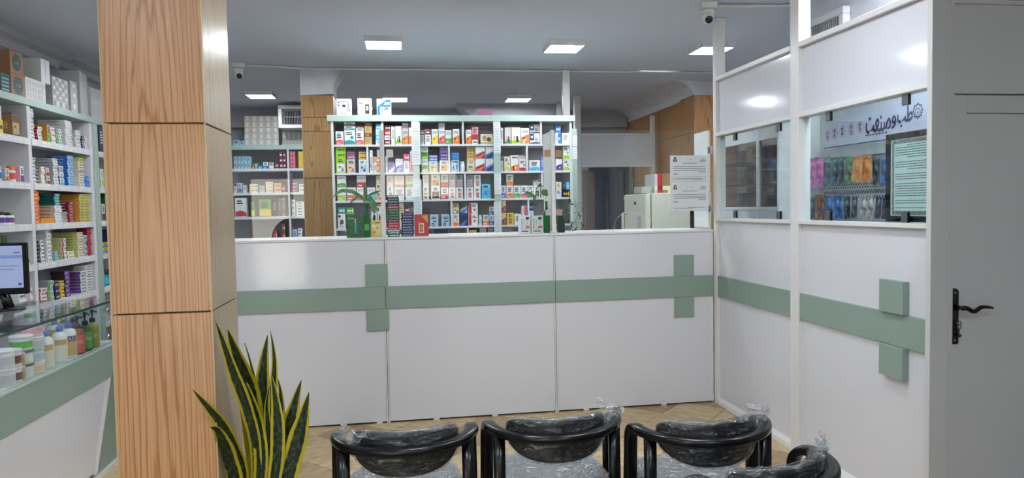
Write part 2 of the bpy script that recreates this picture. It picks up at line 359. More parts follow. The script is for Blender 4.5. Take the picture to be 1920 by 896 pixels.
# ------------------------------------------------------------------ columns
def column(label, x0, x1, y0, y1, zs, mf, ms, ztop):
    t = thing('wood_column', label, 'column', ((x0+x1)/2, (y0+y1)/2, 0)); cx, cyy = (x0+x1)/2, (y0+y1)/2
    w2, d2 = (x1-x0)/2, (y1-y0)/2; e = 0.014
    boxpart('core', t, (-w2+e, w2-e, -d2+e, d2-e, 0, CZ - 0.001), GROUT)
    tm = M('panel_edge', C(216,190,150), 0.5)
    for z0, z1 in zip(zs[:-1], zs[1:]):
        z0 += 0.0025; z1 -= 0.0025
        boxpart('panel', t, (-w2, w2, -d2, -d2+e, z0, z1), mf, 0.0015)
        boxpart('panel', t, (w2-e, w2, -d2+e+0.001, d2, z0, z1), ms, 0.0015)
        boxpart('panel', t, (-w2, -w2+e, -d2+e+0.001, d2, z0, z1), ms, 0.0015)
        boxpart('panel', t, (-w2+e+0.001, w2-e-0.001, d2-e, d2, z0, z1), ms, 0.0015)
    boxpart('edge_strip', t, (w2-0.003, w2+0.0015, -d2-0.0015, -d2+0.004, 0, ztop), tm)
    boxpart('edge_strip', t, (-w2-0.0015, -w2+0.003, -d2-0.0015, -d2+0.004, 0, ztop), tm)
    return t
CY = 2.5
a = onY(384, 231, CY); b_ = onY(193, 231, CY); g1 = a.z; g2 = onY(397, 583.5, CY).z
yb = (onX(432, 248, a.x).y + onX(446, 561, a.x).y)/2
dz = g1 - g2
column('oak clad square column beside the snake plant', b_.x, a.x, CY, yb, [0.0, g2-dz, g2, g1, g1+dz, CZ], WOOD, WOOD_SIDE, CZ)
CY2 = 7.05
a = onY(628, 300, CY2); b_ = onY(568, 300, CY2); zt = onY(597, 178, CY2).z
c2 = column('oak clad column behind the counter with white plaster head', b_.x, a.x, CY2, CY2+0.35, [0.0, 0.9, onY(600, 334, CY2).z, onY(600, 246, CY2).z, onY(600, 220, CY2).z, zt], WOOD_REAR, WOOD_REAR, zt)
w2 = (a.x-b_.x)/2
hm = MB(); hm.prism([(-w2-0.004, zt-0.005), (w2+0.004, zt+0.01), (w2+0.004, 2.72), (w2+0.05, 2.80), (w2+0.09, CZ-0.001), (-w2-0.004, CZ-0.001)], 'y', -0.18, 0.18, PLASTER); hm.build('plaster_head', c2)
t = thing('wood_column', 'oak clad column at the far right beyond the glass, white cove head', 'column', (3.415, 7.7, 0))
for z0, z1 in ((0.0, 0.6), (0.604, 1.2), (1.204, 1.8), (1.804, 2.3), (2.304, 2.71)):
    boxpart('panel', t, (-0.19, 0.3, -0.2, -0.188, z0, z1), WOOD, 0.0015); boxpart('panel', t, (-0.19, -0.178, -0.187, 0.2, z0, z1), WOOD_REAR, 0.0015)
boxpart('core', t, (-0.176, 0.3, -0.186, 0.2, 0, 2.70), GROUT)
hm = MB(); hm.prism([(-0.2, 2.712), (0.3, 2.712), (0.3, CZ-0.001), (-0.42, CZ-0.001), (-0.36, 2.855), (-0.28, 2.82), (-0.22, 2.765)], 'y', -0.205, 0.2, PLASTER); hm.build('plaster_head', t)

# ------------------------------------------------------------------ ceiling lamps
def lamp(x, y, label):
    t = thing('ceiling_light', label, 'ceiling light', (x, y, CZ), 0, 'square ceiling panel lights'); s = 0.15
    f = MB(); f.box(-s, s, -s, -s+0.012, -0.045, -0.0015, WHITE2).box(-s, s, s-0.012, s, -0.045, -0.0015, WHITE2).box(-s, -s+0.012, -s+0.012, s-0.012, -0.045, -0.0015, WHITE2).box(s-0.012, s, -s+0.012, s-0.012, -0.045, -0.0015, WHITE2)
    f.box(-s+0.02, s-0.02, -s+0.02, s-0.02, -0.012, -0.0015, WHITE2)
    f.build('frame', t)
    MB().box(-s+0.0125, s-0.0125, -s+0.0125, s-0.0125, -0.043, -0.036, LED).build('diffuser', t)
    return t
for x, y, l in ((-0.12, 5.84, 'lit square panel light above the service counter, nearest to the oak column'), (1.37, 5.87, 'lit square panel light above the counter, right of the nearest central one'),
    (2.67, 5.85, 'lit square panel light half hidden by the corner post'), (-1.60, 5.84, 'lit square panel light hidden behind the oak column'),
    (-1.58, 8.52, 'lit square panel light over the rear shelf near the left dome camera'), (-0.06, 8.72, 'lit square panel light behind the boxed meters on the shelf top'), (1.44, 8.70, 'lit square panel light low over the right end of the middle shelf'),
    (-1.60, 2.98, 'square panel light above the glass display counter'), (0.25, 2.98, 'square panel light above the waiting chairs'), (1.37, 2.98, 'square panel light above the glazed partition'),
    (2.53, 3.1, 'square panel light above the display booth behind the partition'), (-1.60, 0.15, 'square panel light over the entrance aisle'), (-0.12, 0.15, 'square panel light over the entrance, middle one'), (1.37, 0.15, 'square panel light over the entrance, right hand one'), (-1.0, -2.0, 'square panel light just inside the street door'), (1.37, -2.0, 'square panel light just inside the added street window')):
    lamp(x, y, l)

# ------------------------------------------------------------------ conduit and dome cameras
def path_tube(name, pts, r, mat):
    m = MB(); m.tube(pts, r, mat, 8, ab=(1.0, 0.55)); return struct(m.build(name))
path_tube('trim_5', [(-1.42, 6.86, CZ-0.012), (-1.15, 6.92, CZ-0.012), (-0.93, 7.0, CZ-0.012), (-0.5, 7.0, CZ-0.012), (0.8, 6.98, CZ-0.012), (1.66, 6.99, CZ-0.012), (3.7, 6.98, CZ-0.012)], 0.018, WHITE2)
path_tube('trim_6', [(2.14, 4.63, CZ-0.012), (2.6, 4.60, CZ-0.012), (3.6, 4.2, CZ-0.012)], 0.016, WHITE2)
def dome(x, y, label, ang):
    t = thing('dome_camera', label, 'security camera', (x, y, CZ), ang, 'dome security cameras')
    MB().bbox(-0.055, 0.055, -0.055, 0.055, -0.042, -0.001, WHITE2, 0.004).build('junction_box', t)
    MB().lathe([(0.044, -0.043), (0.046, -0.06), (0.043, -0.075), (0.02, -0.08)], WHITE2, 20).build('base', t)
    b = MB(); n = 14
    def sph(u, v): th = u*2*PI; ph = v*PI; return (0.041*math.sin(ph)*math.cos(th), 0.041*math.sin(ph)*math.sin(th)-0.004, -0.1+0.041*math.cos(ph))
    b.grid(sph, 18, 11, WHITE2, True, True); b.build('ball', t)
    l = MB(); dr = Vector((0, -0.85, -0.53)); ux = Vector((1, 0, 0)); uy = dr.cross(ux); c = Vector((0, -0.004, -0.1)) + dr*0.034
    l.tube([c - dr*0.01, c + dr*0.004, c + dr*0.009], [0.026, 0.025, 0.02], M('camera_lens', C(18,18,24), 0.1), 18); l.disc(c + dr*0.0095, ux*0.011, uy*0.011, M('lens_glass', C(60,62,78), 0.05), 14)
    l.build('lens', t)
dome(-1.455, 6.86, 'white dome camera on ceiling beside the oak column', 0.15)
dome(2.09, 4.62, 'white dome camera on ceiling above the partition corner', -0.25)

# ------------------------------------------------------------------ air grilles
def grille(label, loc, rot, w, hgt, d, n):
    t = thing('air_grille', label, 'vent', loc, rot)
    f = MB(); b = 0.045
    f.bbox(0, w, 0, d, 0, b, WHITE2, 0.004).bbox(0, w, 0, d, hgt-b, hgt, WHITE2, 0.004).bbox(0, b, 0, d, b, hgt-b, WHITE2, 0.004).bbox(w-b, w, 0, d, b, hgt-b, WHITE2, 0.004); f.build('frame', t)
    boxpart('backing', t, (b, w-b, d-0.02, d, b, hgt-b), GAP)
    mb = MB(); mb.box(-0.0025, 0.0025, 0.008, 0.022, b, hgt-b, M('grille_slat', C(170,172,178), 0.5)); s0 = None
    for k in range(n):
        if s0 is None: s0 = o = mb.build('slat', t)
        else: o = s0.copy(); COL.objects.link(o); o.parent = t
        o.location = (b + (w-2*b)*(k+0.5)/n, 0, 0)
    boxpart('rail', t, (b, w-b, 0.036, 0.045, hgt*0.5-0.006, hgt*0.5+0.006), M('grille_slat', C(170,172,178), 0.5))
p = onY(522, 240, 9.2); q = onY(522, 197, 9.2)
grille('white air grille high up beside the rear oak column', (p.x, 9.2, p.z), 0, 0.52, min(q.z, CZ-0.01)-p.z, 0.25, 22)
bx = MB(); bx.box(2.70, 3.6, 3.02, 4.42, 2.46, CZ-0.002, PLASTER); tag(bx.build('duct_box'), 'white duct box above the right partition carrying a grille', 'duct')
gy0, gy1 = onX(1519, 50, 2.645).y, onX(1572, 50, 2.645).y; gzt = onX(1545, 40, 2.645).z
grille('black slatted air grille above the white partition', (2.645, gy0+0.045, gzt-0.215), -PI/2, gy0-gy1+0.09, 0.26, 0.0505, 14)

# ================================================================== SERVICE COUNTER (front)
PJ = [-1.355, -0.137, 1.08, 2.297]      # panel joints
CT = 1.296
BT, BB = 0.970, 0.814
sc = thing('service_counter', 'white gloss service counter with sage green cross band and glass screen', 'counter', (0, YF, 0))
for x0, x1 in zip(PJ[:-1], PJ[1:]):
    e = 0.012
    MB().bbox(x0+e, x1-e, 0, 0.018, 0.012, BB, WHITE, 0.001).build('panel', sc)
    MB().bbox(x0+e, x1-e, 0, 0.018, BB+0.001, CT, WHITE, 0.001).build('panel', sc)
    MB().bbox(x0+0.004, x1-0.004, -0.014, -0.0005, BB, BT, GREEN, 0.0015).build('green_band', sc)
for x in PJ[:-1]:
    m = MB(); m.box(x-0.011, x-0.002, -0.006, 0.014, 0.0, CT, WHITE2).box(x+0.002, x+0.011, -0.006, 0.014, 0.0, CT, WHITE2).box(x-0.002, x+0.002, 0.0, 0.012, 0.0, CT, GAP); m.build('joint_strip', sc)
    m = MB(); m.bbox(x-0.014, x+0.014, 0.004, 0.03, CT+0.02, 2.06, WHITE2, 0.002); m.build('post', sc)
boxpart('corner_strip', sc, (XR-0.02, XR-0.004, -0.004, 0.014, 0.012, CT), WHITE2)
cr = []
for cx0, cx1 in ((-0.27, -0.117), (1.985, 2.139)):
    boxpart('cross_piece', sc, (cx0, cx1, -0.0135, -0.0005, BT+0.001, 1.128), GREEN, 0.0015)
    boxpart('cross_piece', sc, (cx0, cx1, -0.0135, -0.0005, 0.662, BB-0.001), GREEN, 0.0015)
boxpart('sill', sc, (PJ[0], XR, -0.008, 0.02, CT+0.001, CT+0.017), WHITE2, 0.002)
boxpart('plinth', sc, (PJ[0], XR, 0.03, 0.05, 0.0, 0.1), GAP)
for x in (-0.45, 0.2, 0.62, 1.3, 1.9, -0.2):
    boxpart('foot', sc, (x-0.02, x+0.02, -0.001, 0.03, 0.0, 0.012), WHITE2)
# fins that carry the glass
for x, d in ((1.08, 0.30), (2.283, 0.26)):
    MB().bbox(x-0.008, x+0.008, 0.03, 0.03+d, CT+0.03, 2.055, WHITE2, 0.002).build('fin', sc)
# worktop behind the glass
tag(MB().bbox(PJ[0], XR, YF+0.02, YF+0.52, CT-0.012, CT+0.016, WHITE2, 0.003).build('worktop'), 'white worktop running behind the glass screen of the counter', 'worktop')
boxpart('back_panel', sc, (PJ[0], XR, 0.45, 0.468, 0.01, CT-0.014), WHITE2)
# glass panes with a half-round opening
GZ0, GZ1, GT = CT+0.018, 2.052, 0.008
for (x0, x1), cxm in zip(zip(PJ[:-1], PJ[1:]), (-0.739, 0.472, 1.683)):
    r = 0.158; arc = [(cxm - r*math.cos(k*PI/24), GZ0 + r*0.98*math.sin(k*PI/24)) for k in range(25)]
    poly = [(x0+0.016, GZ0)] + arc + [(x1-0.016, GZ0), (x1-0.016, GZ1), (x0+0.016, GZ1)]
    g = MB(); g.prism(poly, 'y', 0.012, 0.012+GT, GLASS, GEDGE); g.build('glass_pane', sc)
for x, z in ((2.262, 1.905), (2.262, 1.47)):
    m = MB(); m.box(x, x+0.035, 0.002, 0.012, z-0.028, z+0.028, CHROME).box(x+0.005, x+0.016, 0.0, 0.002, z-0.02, z+0.02, STEEL); m.build('glass_clamp', sc)

# ================================================================== RIGHT PARTITION
rp = thing('glazed_partition', 'tall white partition with two windows, green band and cross', 'partition', (XR, 0, 0))
YC, YM0, YM1, YE = 5.0, 3.85, 3.94, 2.81
SZ, WZ, KZ = 1.40, 2.0, 2.405
def X(o): return o
for nm, y0, y1, z1 in (('post', YC-0.045, YC, CZ-0.002), ('post', YM0, YM1, CZ-0.002)):
    MB().bbox(-0.002, 0.075, y0, y1, 0, z1, WHITE2, 0.002).build(nm, rp)
for y0, y1 in ((YM1, YC-0.045), (YE, YM0)):
    MB().bbox(0.022, 0.04, y0, y1, 0.055, BB, WHITE, 0.001).build('panel', rp)
    MB().bbox(0.022, 0.04, y0, y1, BB+0.001, SZ-0.02, WHITE, 0.001).build('panel', rp)
    MB().bbox(0.022, 0.04, y0, y1, WZ+0.03, KZ, WHITE, 0.001).build('panel', rp)
    MB().bbox(0.006, 0.0215, y0+0.002, y1-0.002, BB, BT, GREEN, 0.0015).build('green_band', rp)
    MB().bbox(-0.006, 0.07, y0, y1, SZ-0.022, SZ, WHITE2, 0.002).build('sill', rp)
    MB().bbox(-0.004, 0.07, y0, y1, WZ, WZ+0.028, WHITE2, 0.002).build('head_rail', rp)
    MB().bbox(-0.006, 0.08, y0, y1, KZ, KZ+0.03, WHITE2, 0.002).build('cap_rail', rp)
    MB().bbox(-0.002, 0.03, y0, y1, 0.0, 0.02, WHITE2, 0.002).build('base_rail', rp)
    MB().prism([(0.0, 0.02), (0.0, 0.03), (0.021, 0.055), (0.03, 0.055), (0.03, 0.02)], 'y', y0, y1, WHITE2).build('base_rail', rp)
    gp = MB().box(0.034, 0.040, y0+0.004, y1-0.004, SZ+0.002, WZ-0.002, GLASSB).build('glass_pane', rp)
    L = y1 - y0
    for fy in (0.24, 0.82):
        for z in (SZ+0.002, WZ-0.052):
            m = MB(); yy = y1 - L*fy; m.bbox(0.022, 0.0335, yy-0.022, yy+0.022, z, z+0.05, STEEL, 0.003).box(0.0215, 0.0336, yy-0.028, yy-0.022, z, z+0.05, BLACKP); m.build('glass_clamp', gp)
for z0, z1 in ((BT+0.001, 1.127), (0.662, BB-0.001)):
    boxpart('cross_piece', rp, (-0.012, 0.0215, 2.957, 3.123, z0, z1), GREEN, 0.0015)

# ================================================================== DOOR WALL
YD = 2.78
xp, xf, xq = onY(1780, 400, YD).x, onY(1789, 400, YD).x, onY(1808, 400, YD+0.03).x
zh = onY(1850, 175, YD).z; zp1 = onY(1850, 212, YD+0.03).z; ztr = onY(1850, 3, YD).z
dw = MB(); dw.bbox(2.283, xp, YD, YD+0.03, 0, CZ, DOORW, 0.001); struct(dw.build('trim_7'))
dm = MB()
dm.box(xp+0.003, 4.66, YD+0.004, YD+0.09, ztr+0.012, CZ, DOORW).box(xf+0.93, 4.66, YD+0.004, YD+0.09, 0, ztr+0.012, DOORW); struct(dm.build('wall_door'))
fr = MB(); fr.box(xp+0.003, xf, YD+0.004, YD+0.09, 0, ztr+0.010, DOORW).box(xf, xf+0.93, YD+0.004, YD+0.09, zh, zh+0.026, DOORW).box(xf, xf+0.93, YD+0.004, YD+0.09, ztr-0.008, ztr+0.010, DOORW)
fr.box(xf, xf+0.93, YD+0.018, YD+0.06, zh+0.026, ztr-0.008, DOORW).box(xf+0.9, xf+0.93, YD+0.004, YD+0.09, 0, zh, DOORW); struct(fr.build('trim_8'))
XO = xf + 0.002
dr = thing('door_1', 'white panelled door with black lever handle and keys', 'door', (XO, YD+0.022, 0))
dr['kind'] = 'structure'; del dr['category']
sx_ = xq - XO
boxpart('leaf', dr, (0, sx_, 0, 0.04, 0.005, zh-0.004), DOORW, 0.001)
boxpart('leaf', dr, (sx_+0.0005, 0.892, 0.0, 0.04, zp1, zh-0.004), DOORW, 0.001)
boxpart('leaf', dr, (0.84, 0.892, 0.0, 0.04, 0.005, zp1-0.0005), DOORW, 0.001)
boxpart('panel', dr, (sx_+0.004, 0.836, 0.008, 0.036, 0.005, zp1-0.004), DOORW, 0.002)
hp = onY(1793, 541, YD); hb = onY(1800, 646, YD); hx0 = 0.0005
hd = MB()
zt, zb = hp.z, hb.z; hw = 0.036
hd.prism([(hx0, zb+0.006), (hx0+0.006, zb), (hx0+hw-0.006, zb), (hx0+hw, zb+0.006), (hx0+hw, zt-0.012), (hx0+hw*0.7, zt-0.002), (hx0+hw*0.3, zt), (hx0, zt-0.010)], 'y', -0.009, -0.0005, BLACKP)
ho = hd.build('handle_plate', dr)
zl = onY(1800, 576, YD).z; cx = hx0 + hw/2
lv = MB(); pts = [(0.0, 0.0), (0.012, 0.001), (0.03, -0.004), (0.045, -0.014), (0.06, -0.016), (0.075, -0.008), (0.09, 0.001), (0.108, 0.002), (0.13, 0.0), (0.15, -0.004)]
lv.tube([(cx, -0.004, zl), (cx, -0.045, zl), (cx+0.002, -0.052, zl)], 0.009, BLACKP, 10)
lv.tube([(cx + a, -0.052, zl + b) for a, b in pts], [0.011, 0.011, 0.0105, 0.0105, 0.010, 0.0095, 0.009, 0.008, 0.007, 0.0055], BLACKP, 10, up=(0, 1, 0)); lv.build('lever', ho)
for z in (zt-0.02, zb+0.018):
    MB().disc((cx, -0.0098, z), (0.004, 0, 0), (0, 0, 0.004), CHROME).build('screw', ho)
ky = MB(); zk = onY(1797, 606, YD).z
ky.tube([(cx+0.004, -0.008, zk), (cx+0.008, -0.02, zk)], 0.004, STEEL, 8); 
for zc, r in ((zk+0.0, 0.009), (zk-0.017, 0.009)):
    ky.tube([(cx+0.012+r*math.cos(k*PI/6), -0.02, zc+r*math.sin(k*PI/6)) for k in range(13)], 0.0022, STEEL, 6, up=(0, 1, 0))
ky.tube([(cx+0.012, -0.02, zk-0.026), (cx+0.012, -0.02, zk-0.064)], 0.0028, STEEL, 6, up=(0, 1, 0)); ky.box(cx+0.012, cx+0.022, -0.022, -0.018, zk-0.062, zk-0.05, STEEL); 
tag(ky.build('key_bunch', None, (XO, YD+0.022, 0)), 'small steel keys hanging in the lock of the white door', 'keys')

# ================================================================== CARTONS
def lines(u0, u1, v0, v1, n, col='dark', seed=0):
    r = random.Random(seed); o = []
    for k in range(n):
        vv = v1 - (v1-v0)*(k+0.5)/n; hh = (v1-v0)/n*0.27; a = u0 + (u1-u0)*r.uniform(0, 0.12); b = u1 - (u1-u0)*r.uniform(0, 0.35)
        o.append(('r', a, vv-hh, b, vv+hh, col))
    return o
def wavepoly(v, amp, flip=False):
    pts = [(0.0, 0.0), (1.0, 0.0)]
    for k in range(9):
        u = 1 - k/8; pts.append((u, v + amp*math.sin((u if not flip else 1-u)*PI*0.9)))
    return pts
def style(st, c1='blue', c2='white', txt=None, seed=0):
    o = []
    if st == 'wave': o = [('p', wavepoly(0.28, 0.10), c1), ('r', 0.1, 0.10, 0.6, 0.14, c2)] + lines(0.12, 0.8, 0.48, 0.9, 3, 'dark', seed)
    elif st == 'wave2': o = [('p', wavepoly(0.2, 0.12, True), c1), ('d', 0.7, 0.5, 0.17, c2)] + lines(0.1, 0.75, 0.66, 0.92, 2, 'dark', seed)
    elif st == 'top': o = [('r', 0, 0.68, 1, 1, c1)] + lines(0.15, 0.85, 0.74, 0.94, 1, c2, seed) + lines(0.1, 0.9, 0.15, 0.6, 4, 'grey', seed)
    elif st == 'bot': o = [('r', 0, 0, 1, 0.42, c1), ('r', 0.1, 0.1, 0.55, 0.2, c2)] + lines(0.12, 0.85, 0.5, 0.92, 3, 'dark', seed)
    elif st == 'fig': o = [('p', [(0, 0), (1, 0), (1, 0.62), (0.45, 0.52), (0, 0.4)], c1), ('d', 0.34, 0.34, 0.13, 'black'), ('d', 0.62, 0.26, 0.12, 'white'), ('p', [(0.2, 0.02), (0.5, 0.04), (0.42, 0.3), (0.28, 0.28)], c2)]
    elif st == 'kids': o = [('p', wavepoly(0.14, 0.08), c1), ('d', 0.3, 0.42, 0.12, 'skin'), ('d', 0.62, 0.40, 0.14, 'hair'), ('p', [(0.16, 0.12), (0.48, 0.12), (0.4, 0.36), (0.24, 0.36)], c2), ('p', [(0.5, 0.1), (0.8, 0.1), (0.74, 0.34), (0.54, 0.34)], 'navy')]
    elif st == 'face': o = [('r', 0.24, 0.06, 0.82, 0.58, c1), ('d', 0.5, 0.38, 0.21, 'hair'), ('p', [(0.3, 0.06), (0.75, 0.06), (0.62, 0.26), (0.42, 0.26)], 'hair'), ('d', 0.5, 0.36, 0.14, 'skin'), ('p', [(0.36, 0.06), (0.66, 0.06), (0.58, 0.2), (0.44, 0.2)], 'skin')] + lines(0.22, 0.8, 0.66, 0.92, 3, 'dark', seed)
    elif st == 'photo': o = [('r', 0.08, 0.05, 0.92, 0.60, c1), ('d', 0.4, 0.36, 0.15, 'hair'), ('d', 0.42, 0.32, 0.10, 'skin'), ('p', [(0.5, 0.08), (0.86, 0.08), (0.7, 0.4)], c2)] + lines(0.2, 0.8, 0.7, 0.92, 2, 'dark', seed)
    elif st == 'diag': o = [('p', [(0, 0), (1, 0), (1, 0.62), (0, 0.30)], c1), ('p', [(0, 0), (0.6, 0), (1, 0.4), (1, 0.5), (0, 0.12)], c2), ('p', [(0, 0.33), (1, 0.66), (1, 0.70), (0, 0.36)], c1)]
    elif st == 'stripe': o = [('r', 0, 0, 0.3, 1, c1), ('d', 0.66, 0.4, 0.16, c2), ('d', 0.66, 0.4, 0.08, 'hair')] + lines(0.4, 0.92, 0.66, 0.92, 2, 'dark', seed)
    elif st == 'half': o = [('r', 0.5, 0, 1, 1, c1), ('r', 0.58, 0.3, 0.92, 0.6, c2)] + lines(0.08, 0.44, 0.2, 0.8, 5, 'grey', seed)
    elif st == 'slice': o = [('r', 0.16, 0.32, 0.70, 0.62, c1), ('r', 0.78, 0.2, 0.92, 0.75, c2)]
    elif st == 'end': o = [('r', 0.0, 0.0, 0.35, 1.0, c1), ('r', 0.5, 0.3, 0.85, 0.65, c2)]
    elif st == 'disc': o = [('d', 0.68, 0.45, 0.2, c1), ('r', 0, 0, 1, 0.14, c2)] + lines(0.1, 0.52, 0.3, 0.85, 4, 'brown', seed)
    elif st == 'man': o = [('d', 0.28, 0.62, 0.07, c1), ('p', [(0.12, 0.1), (0.24, 0.1), (0.28, 0.3), (0.32, 0.1), (0.44, 0.1), (0.36, 0.54), (0.2, 0.54)], c1)] + lines(0.1, 0.9, 0.74, 0.94, 2, 'dark', seed) + lines(0.52, 0.9, 0.2, 0.6, 3, c2, seed)
    elif st == 'eye': o = [('d', 0.34, 0.14, 0.2, c1), ('d', 0.34, 0.12, 0.09, 'white')] + lines(0.12, 0.88, 0.62, 0.85, 2, 'dark', seed) + lines(0.3, 0.88, 0.34, 0.5, 1, c2, seed)
    elif st == 'heart': o = [('r', 0, 0.34, 0.42, 1, c1), ('p', [(0.2, 0.46), (0.34, 0.7), (0.3, 0.84), (0.2, 0.76), (0.1, 0.84), (0.06, 0.7)], 'white'), ('p', wavepoly(0.08, 0.06), c1)] + lines(0.48, 0.94, 0.2, 0.6, 3, c2, seed)
    elif st == 'tri': o = [('p', [(0, 0.3), (0.35, 0.3), (0.0, 0.75)], c1)] + lines(0.3, 0.9, 0.1, 0.9, 6, c2, seed)
    elif st == 'plain': o = lines(0.14, 0.86, 0.3, 0.85, 5, c1, seed)
    elif st == 'choc': o = [('p', [(0.3, 0.25), (0.75, 0.3), (0.8, 0.55), (0.45, 0.66), (0.25, 0.45)], c1), ('r', 0.05, 0.78, 0.4, 0.94, 'black')] + lines(0.1, 0.9, 0.05, 0.18, 2, c2, seed)
    if txt:
        top = {'slice': (0.12, 0.25, 0.88, 0.75)}.get(st, (0.1, 0.72, 0.9, 0.9))
        o = [q for q in o if not (q[0] == 'r' and q[-1] == 'dark')]
        if st == 'slice': o = []
        o.append(('t', *top, txt, c2 if st in ('slice', 'top') else 'dark'))
    return o
EPS = 0.0006
def carton_mesh(w, d, h, base, prints, side=None, sidep=None):
    m = MB(); m.bbox(-w/2, w/2, 0, d, 0, h, pm(base), min(0.0015, h*0.12, w*0.1))
    def draw(prints, P, e0):
        z = e0
        for q in prints:
            z += EPS*0.25
            if q[0] == 'r':
                _, u0, v0, u1, v1, c = q; m.add([P(u0, v0, z), P(u1, v0, z), P(u1, v1, z), P(u0, v1, z)], [(0, 1, 2, 3)], pm(c))
            elif q[0] == 'p': m.add([P(u, v, z) for u, v in q[1]], [tuple(range(len(q[1])))], pm(q[2]))
            elif q[0] == 'd':
                _, u, v, r, c = q; rv = r*w/h; m.add([P(u+r*math.cos(k*PI/6), v+rv*math.sin(k*PI/6), z) for k in range(12)], [tuple(range(12))], pm(c))
            elif q[0] == 't':
                _, u0, v0, u1, v1, s, c = q; o = Vector(P(u0, v0, z+EPS)); m.text(s, o, Vector(P(u1, v0, z+EPS))-o, Vector(P(u0, v1, z+EPS))-o, pm(c))
    k = 0.94
    draw(prints, lambda u, v, e: ((u-0.5)*w*k, -e, h*(0.5+(v-0.5)*k)), EPS)
    if side:   # coloured left flank (local -x side) for boxes seen from the side
        m.add([(-w/2-EPS, d*0.98, h*0.04), (-w/2-EPS, 0.002, h*0.04), (-w/2-EPS, 0.002, h*0.96), (-w/2-EPS, d*0.98, h*0.96)], [(0, 1, 2, 3)], pm(side))
        if sidep: m.add([(-w/2-2*EPS, d*0.7, h*0.3), (-w/2-2*EPS, d*0.2, h*0.3), (-w/2-2*EPS, d*0.2, h*0.62), (-w/2-2*EPS, d*0.7, h*0.62)], [(0, 1, 2, 3)], pm(sidep))
    return m
def carton(label, w, d, h, base, prints, loc, rot=0, group=None, name='medicine_box', cat='box', side=None, sidep=None):
    return tag(carton_mesh(w, d, h, base, prints, side, sidep).build(name, None, loc, rot), label, cat, group)

# ------------------------------------------------------------------ middle shelf unit
YS = 6.2
US = thing('shelf_unit', 'white shelf unit with sage green top behind the counter glass', 'shelf unit', (0, YS, 0))
xl, xr = onY(622, 300, YS).x, onY(1073, 300, YS).x
FZ = [2.065, 1.825, 1.587, 1.350, 1.112, 0.87]
US_D = 0.30
xg = [onY(px, 300, YS).x for px in (718.5, 780, 932)]
MB().bbox(xl-0.03, xr+0.03, -0.012, US_D+0.01, 2.262, 2.315, SHELFG, 0.002).build('top', US)
boxpart('back', US, (xl, xr, US_D-0.006, US_D, 0.05, 2.262), M('shelf_back', C(196,194,198), 0.6))
for x in (xl+0.01, xr-0.01): boxpart('side_panel', US, (x-0.01, x+0.01, 0, US_D-0.007, 0, 2.261), SHELFW, 0.001)
boxpart('end_trim', US, (xr+0.001, xr+0.05, 0.02, 0.04, 0, 2.20), SHELFG, 0.001)
for i, x in enumerate(xg):
    boxpart('upright', US, (x-0.009, x+0.009, 0.001, US_D-0.007, 0, 2.261), SHELFW, 0.001)
    if i: boxpart('upright_trim', US, (x-0.03, x+0.03, -0.014, 0.0, 0, 2.261), SHELFG, 0.001)
bays = [xl+0.02] + xg + [xr-0.02]
for z in FZ:
    for j in range(4):
        boxpart('shelf', US, (bays[j]+0.0095 if j else bays[j]+0.0005, bays[j+1]-0.0095 if j < 3 else bays[j+1]-0.0005, 0.002, US_D-0.007, z-0.017, z), SHELFW, 0.001)
boxpart('plinth', US, (xl+0.02, xr-0.02, 0.03, 0.05, 0, 0.6), SHELFW)
DIVS = ((870, 0), (1016, 0), (690, 1), (843, 1), (989, 1), (872, 2), (1016.5, 2), (845.5, 3), (990, 3), (875, 4))
for px, r in DIVS:
    x = onY(px, 330, YS).x; top = 2.261 if r == 0 else FZ[r-1]-0.018
    boxpart('divider', US, (x-0.008, x+0.008, 0.003, US_D-0.008, FZ[r]+0.0005, top), SHELFW, 0.001)
# price lists taped to the uprights
for px0, px1, y0, y1, l in ((773, 787, 229, 309, 'long price list taped to the left green upright, upper sheet'), (776, 790, 336, 402, 'price list taped to the left green upright, lower sheet'),
      (926, 938, 229, 288, 'price list on the right green upright, uppermost sheet'), (927, 939, 325, 364, 'price list on the right green upright, middle sheet'), (927, 939, 379, 438, 'price list on the right green upright, lowest sheet')):
    a = onY(px0, y1, YS-0.016); b = onY(px1, y0, YS-0.016); m = MB(); m.box(a.x, b.x, -0.0015, 0.0, a.z, b.z, PAPER)
    n = int((b.z-a.z)/0.014)
    for k in range(n):
        z = b.z - 0.01 - k*0.014; m.add([(a.x+0.006, -0.002, z-0.002), (b.x-0.006-0.012*random.random(), -0.002, z-0.002), (b.x-0.006-0.012*random.random(), -0.002, z+0.001), (a.x+0.006, -0.002, z+0.001)], [(0, 1, 2, 3)], M('faint_ink', C(150,160,172), 0.8))
    tag(m.build('price_list', None, (0, YS-0.016, 0)), l, 'price list', 'price lists on the middle shelf')

for i_, (px0, px1, y0, y1) in enumerate(((1074, 1082, 254, 274), (1073.5, 1082, 276, 298))):
    a = onY(px0, y1, YS+0.018); b = onY(px1, y0, YS+0.018); m = MB(); m.box(a.x, b.x, -0.0015, 0.0, a.z, b.z, PAPER)
    for k in range(4): m.box(a.x+0.006, b.x-0.012, -0.002, -0.0016, b.z-0.02-k*0.02, b.z-0.016-k*0.02, M('faint_ink', C(150,160,172), 0.8))
    tag(m.build('price_list', None, (0, YS+0.0195, 0)), 'small note taped at the right end of the middle shelf, %s' % ('upper', 'lower')[i_], 'price list')
ROWN = ['top', 'second', 'third', 'fourth', 'lowest']
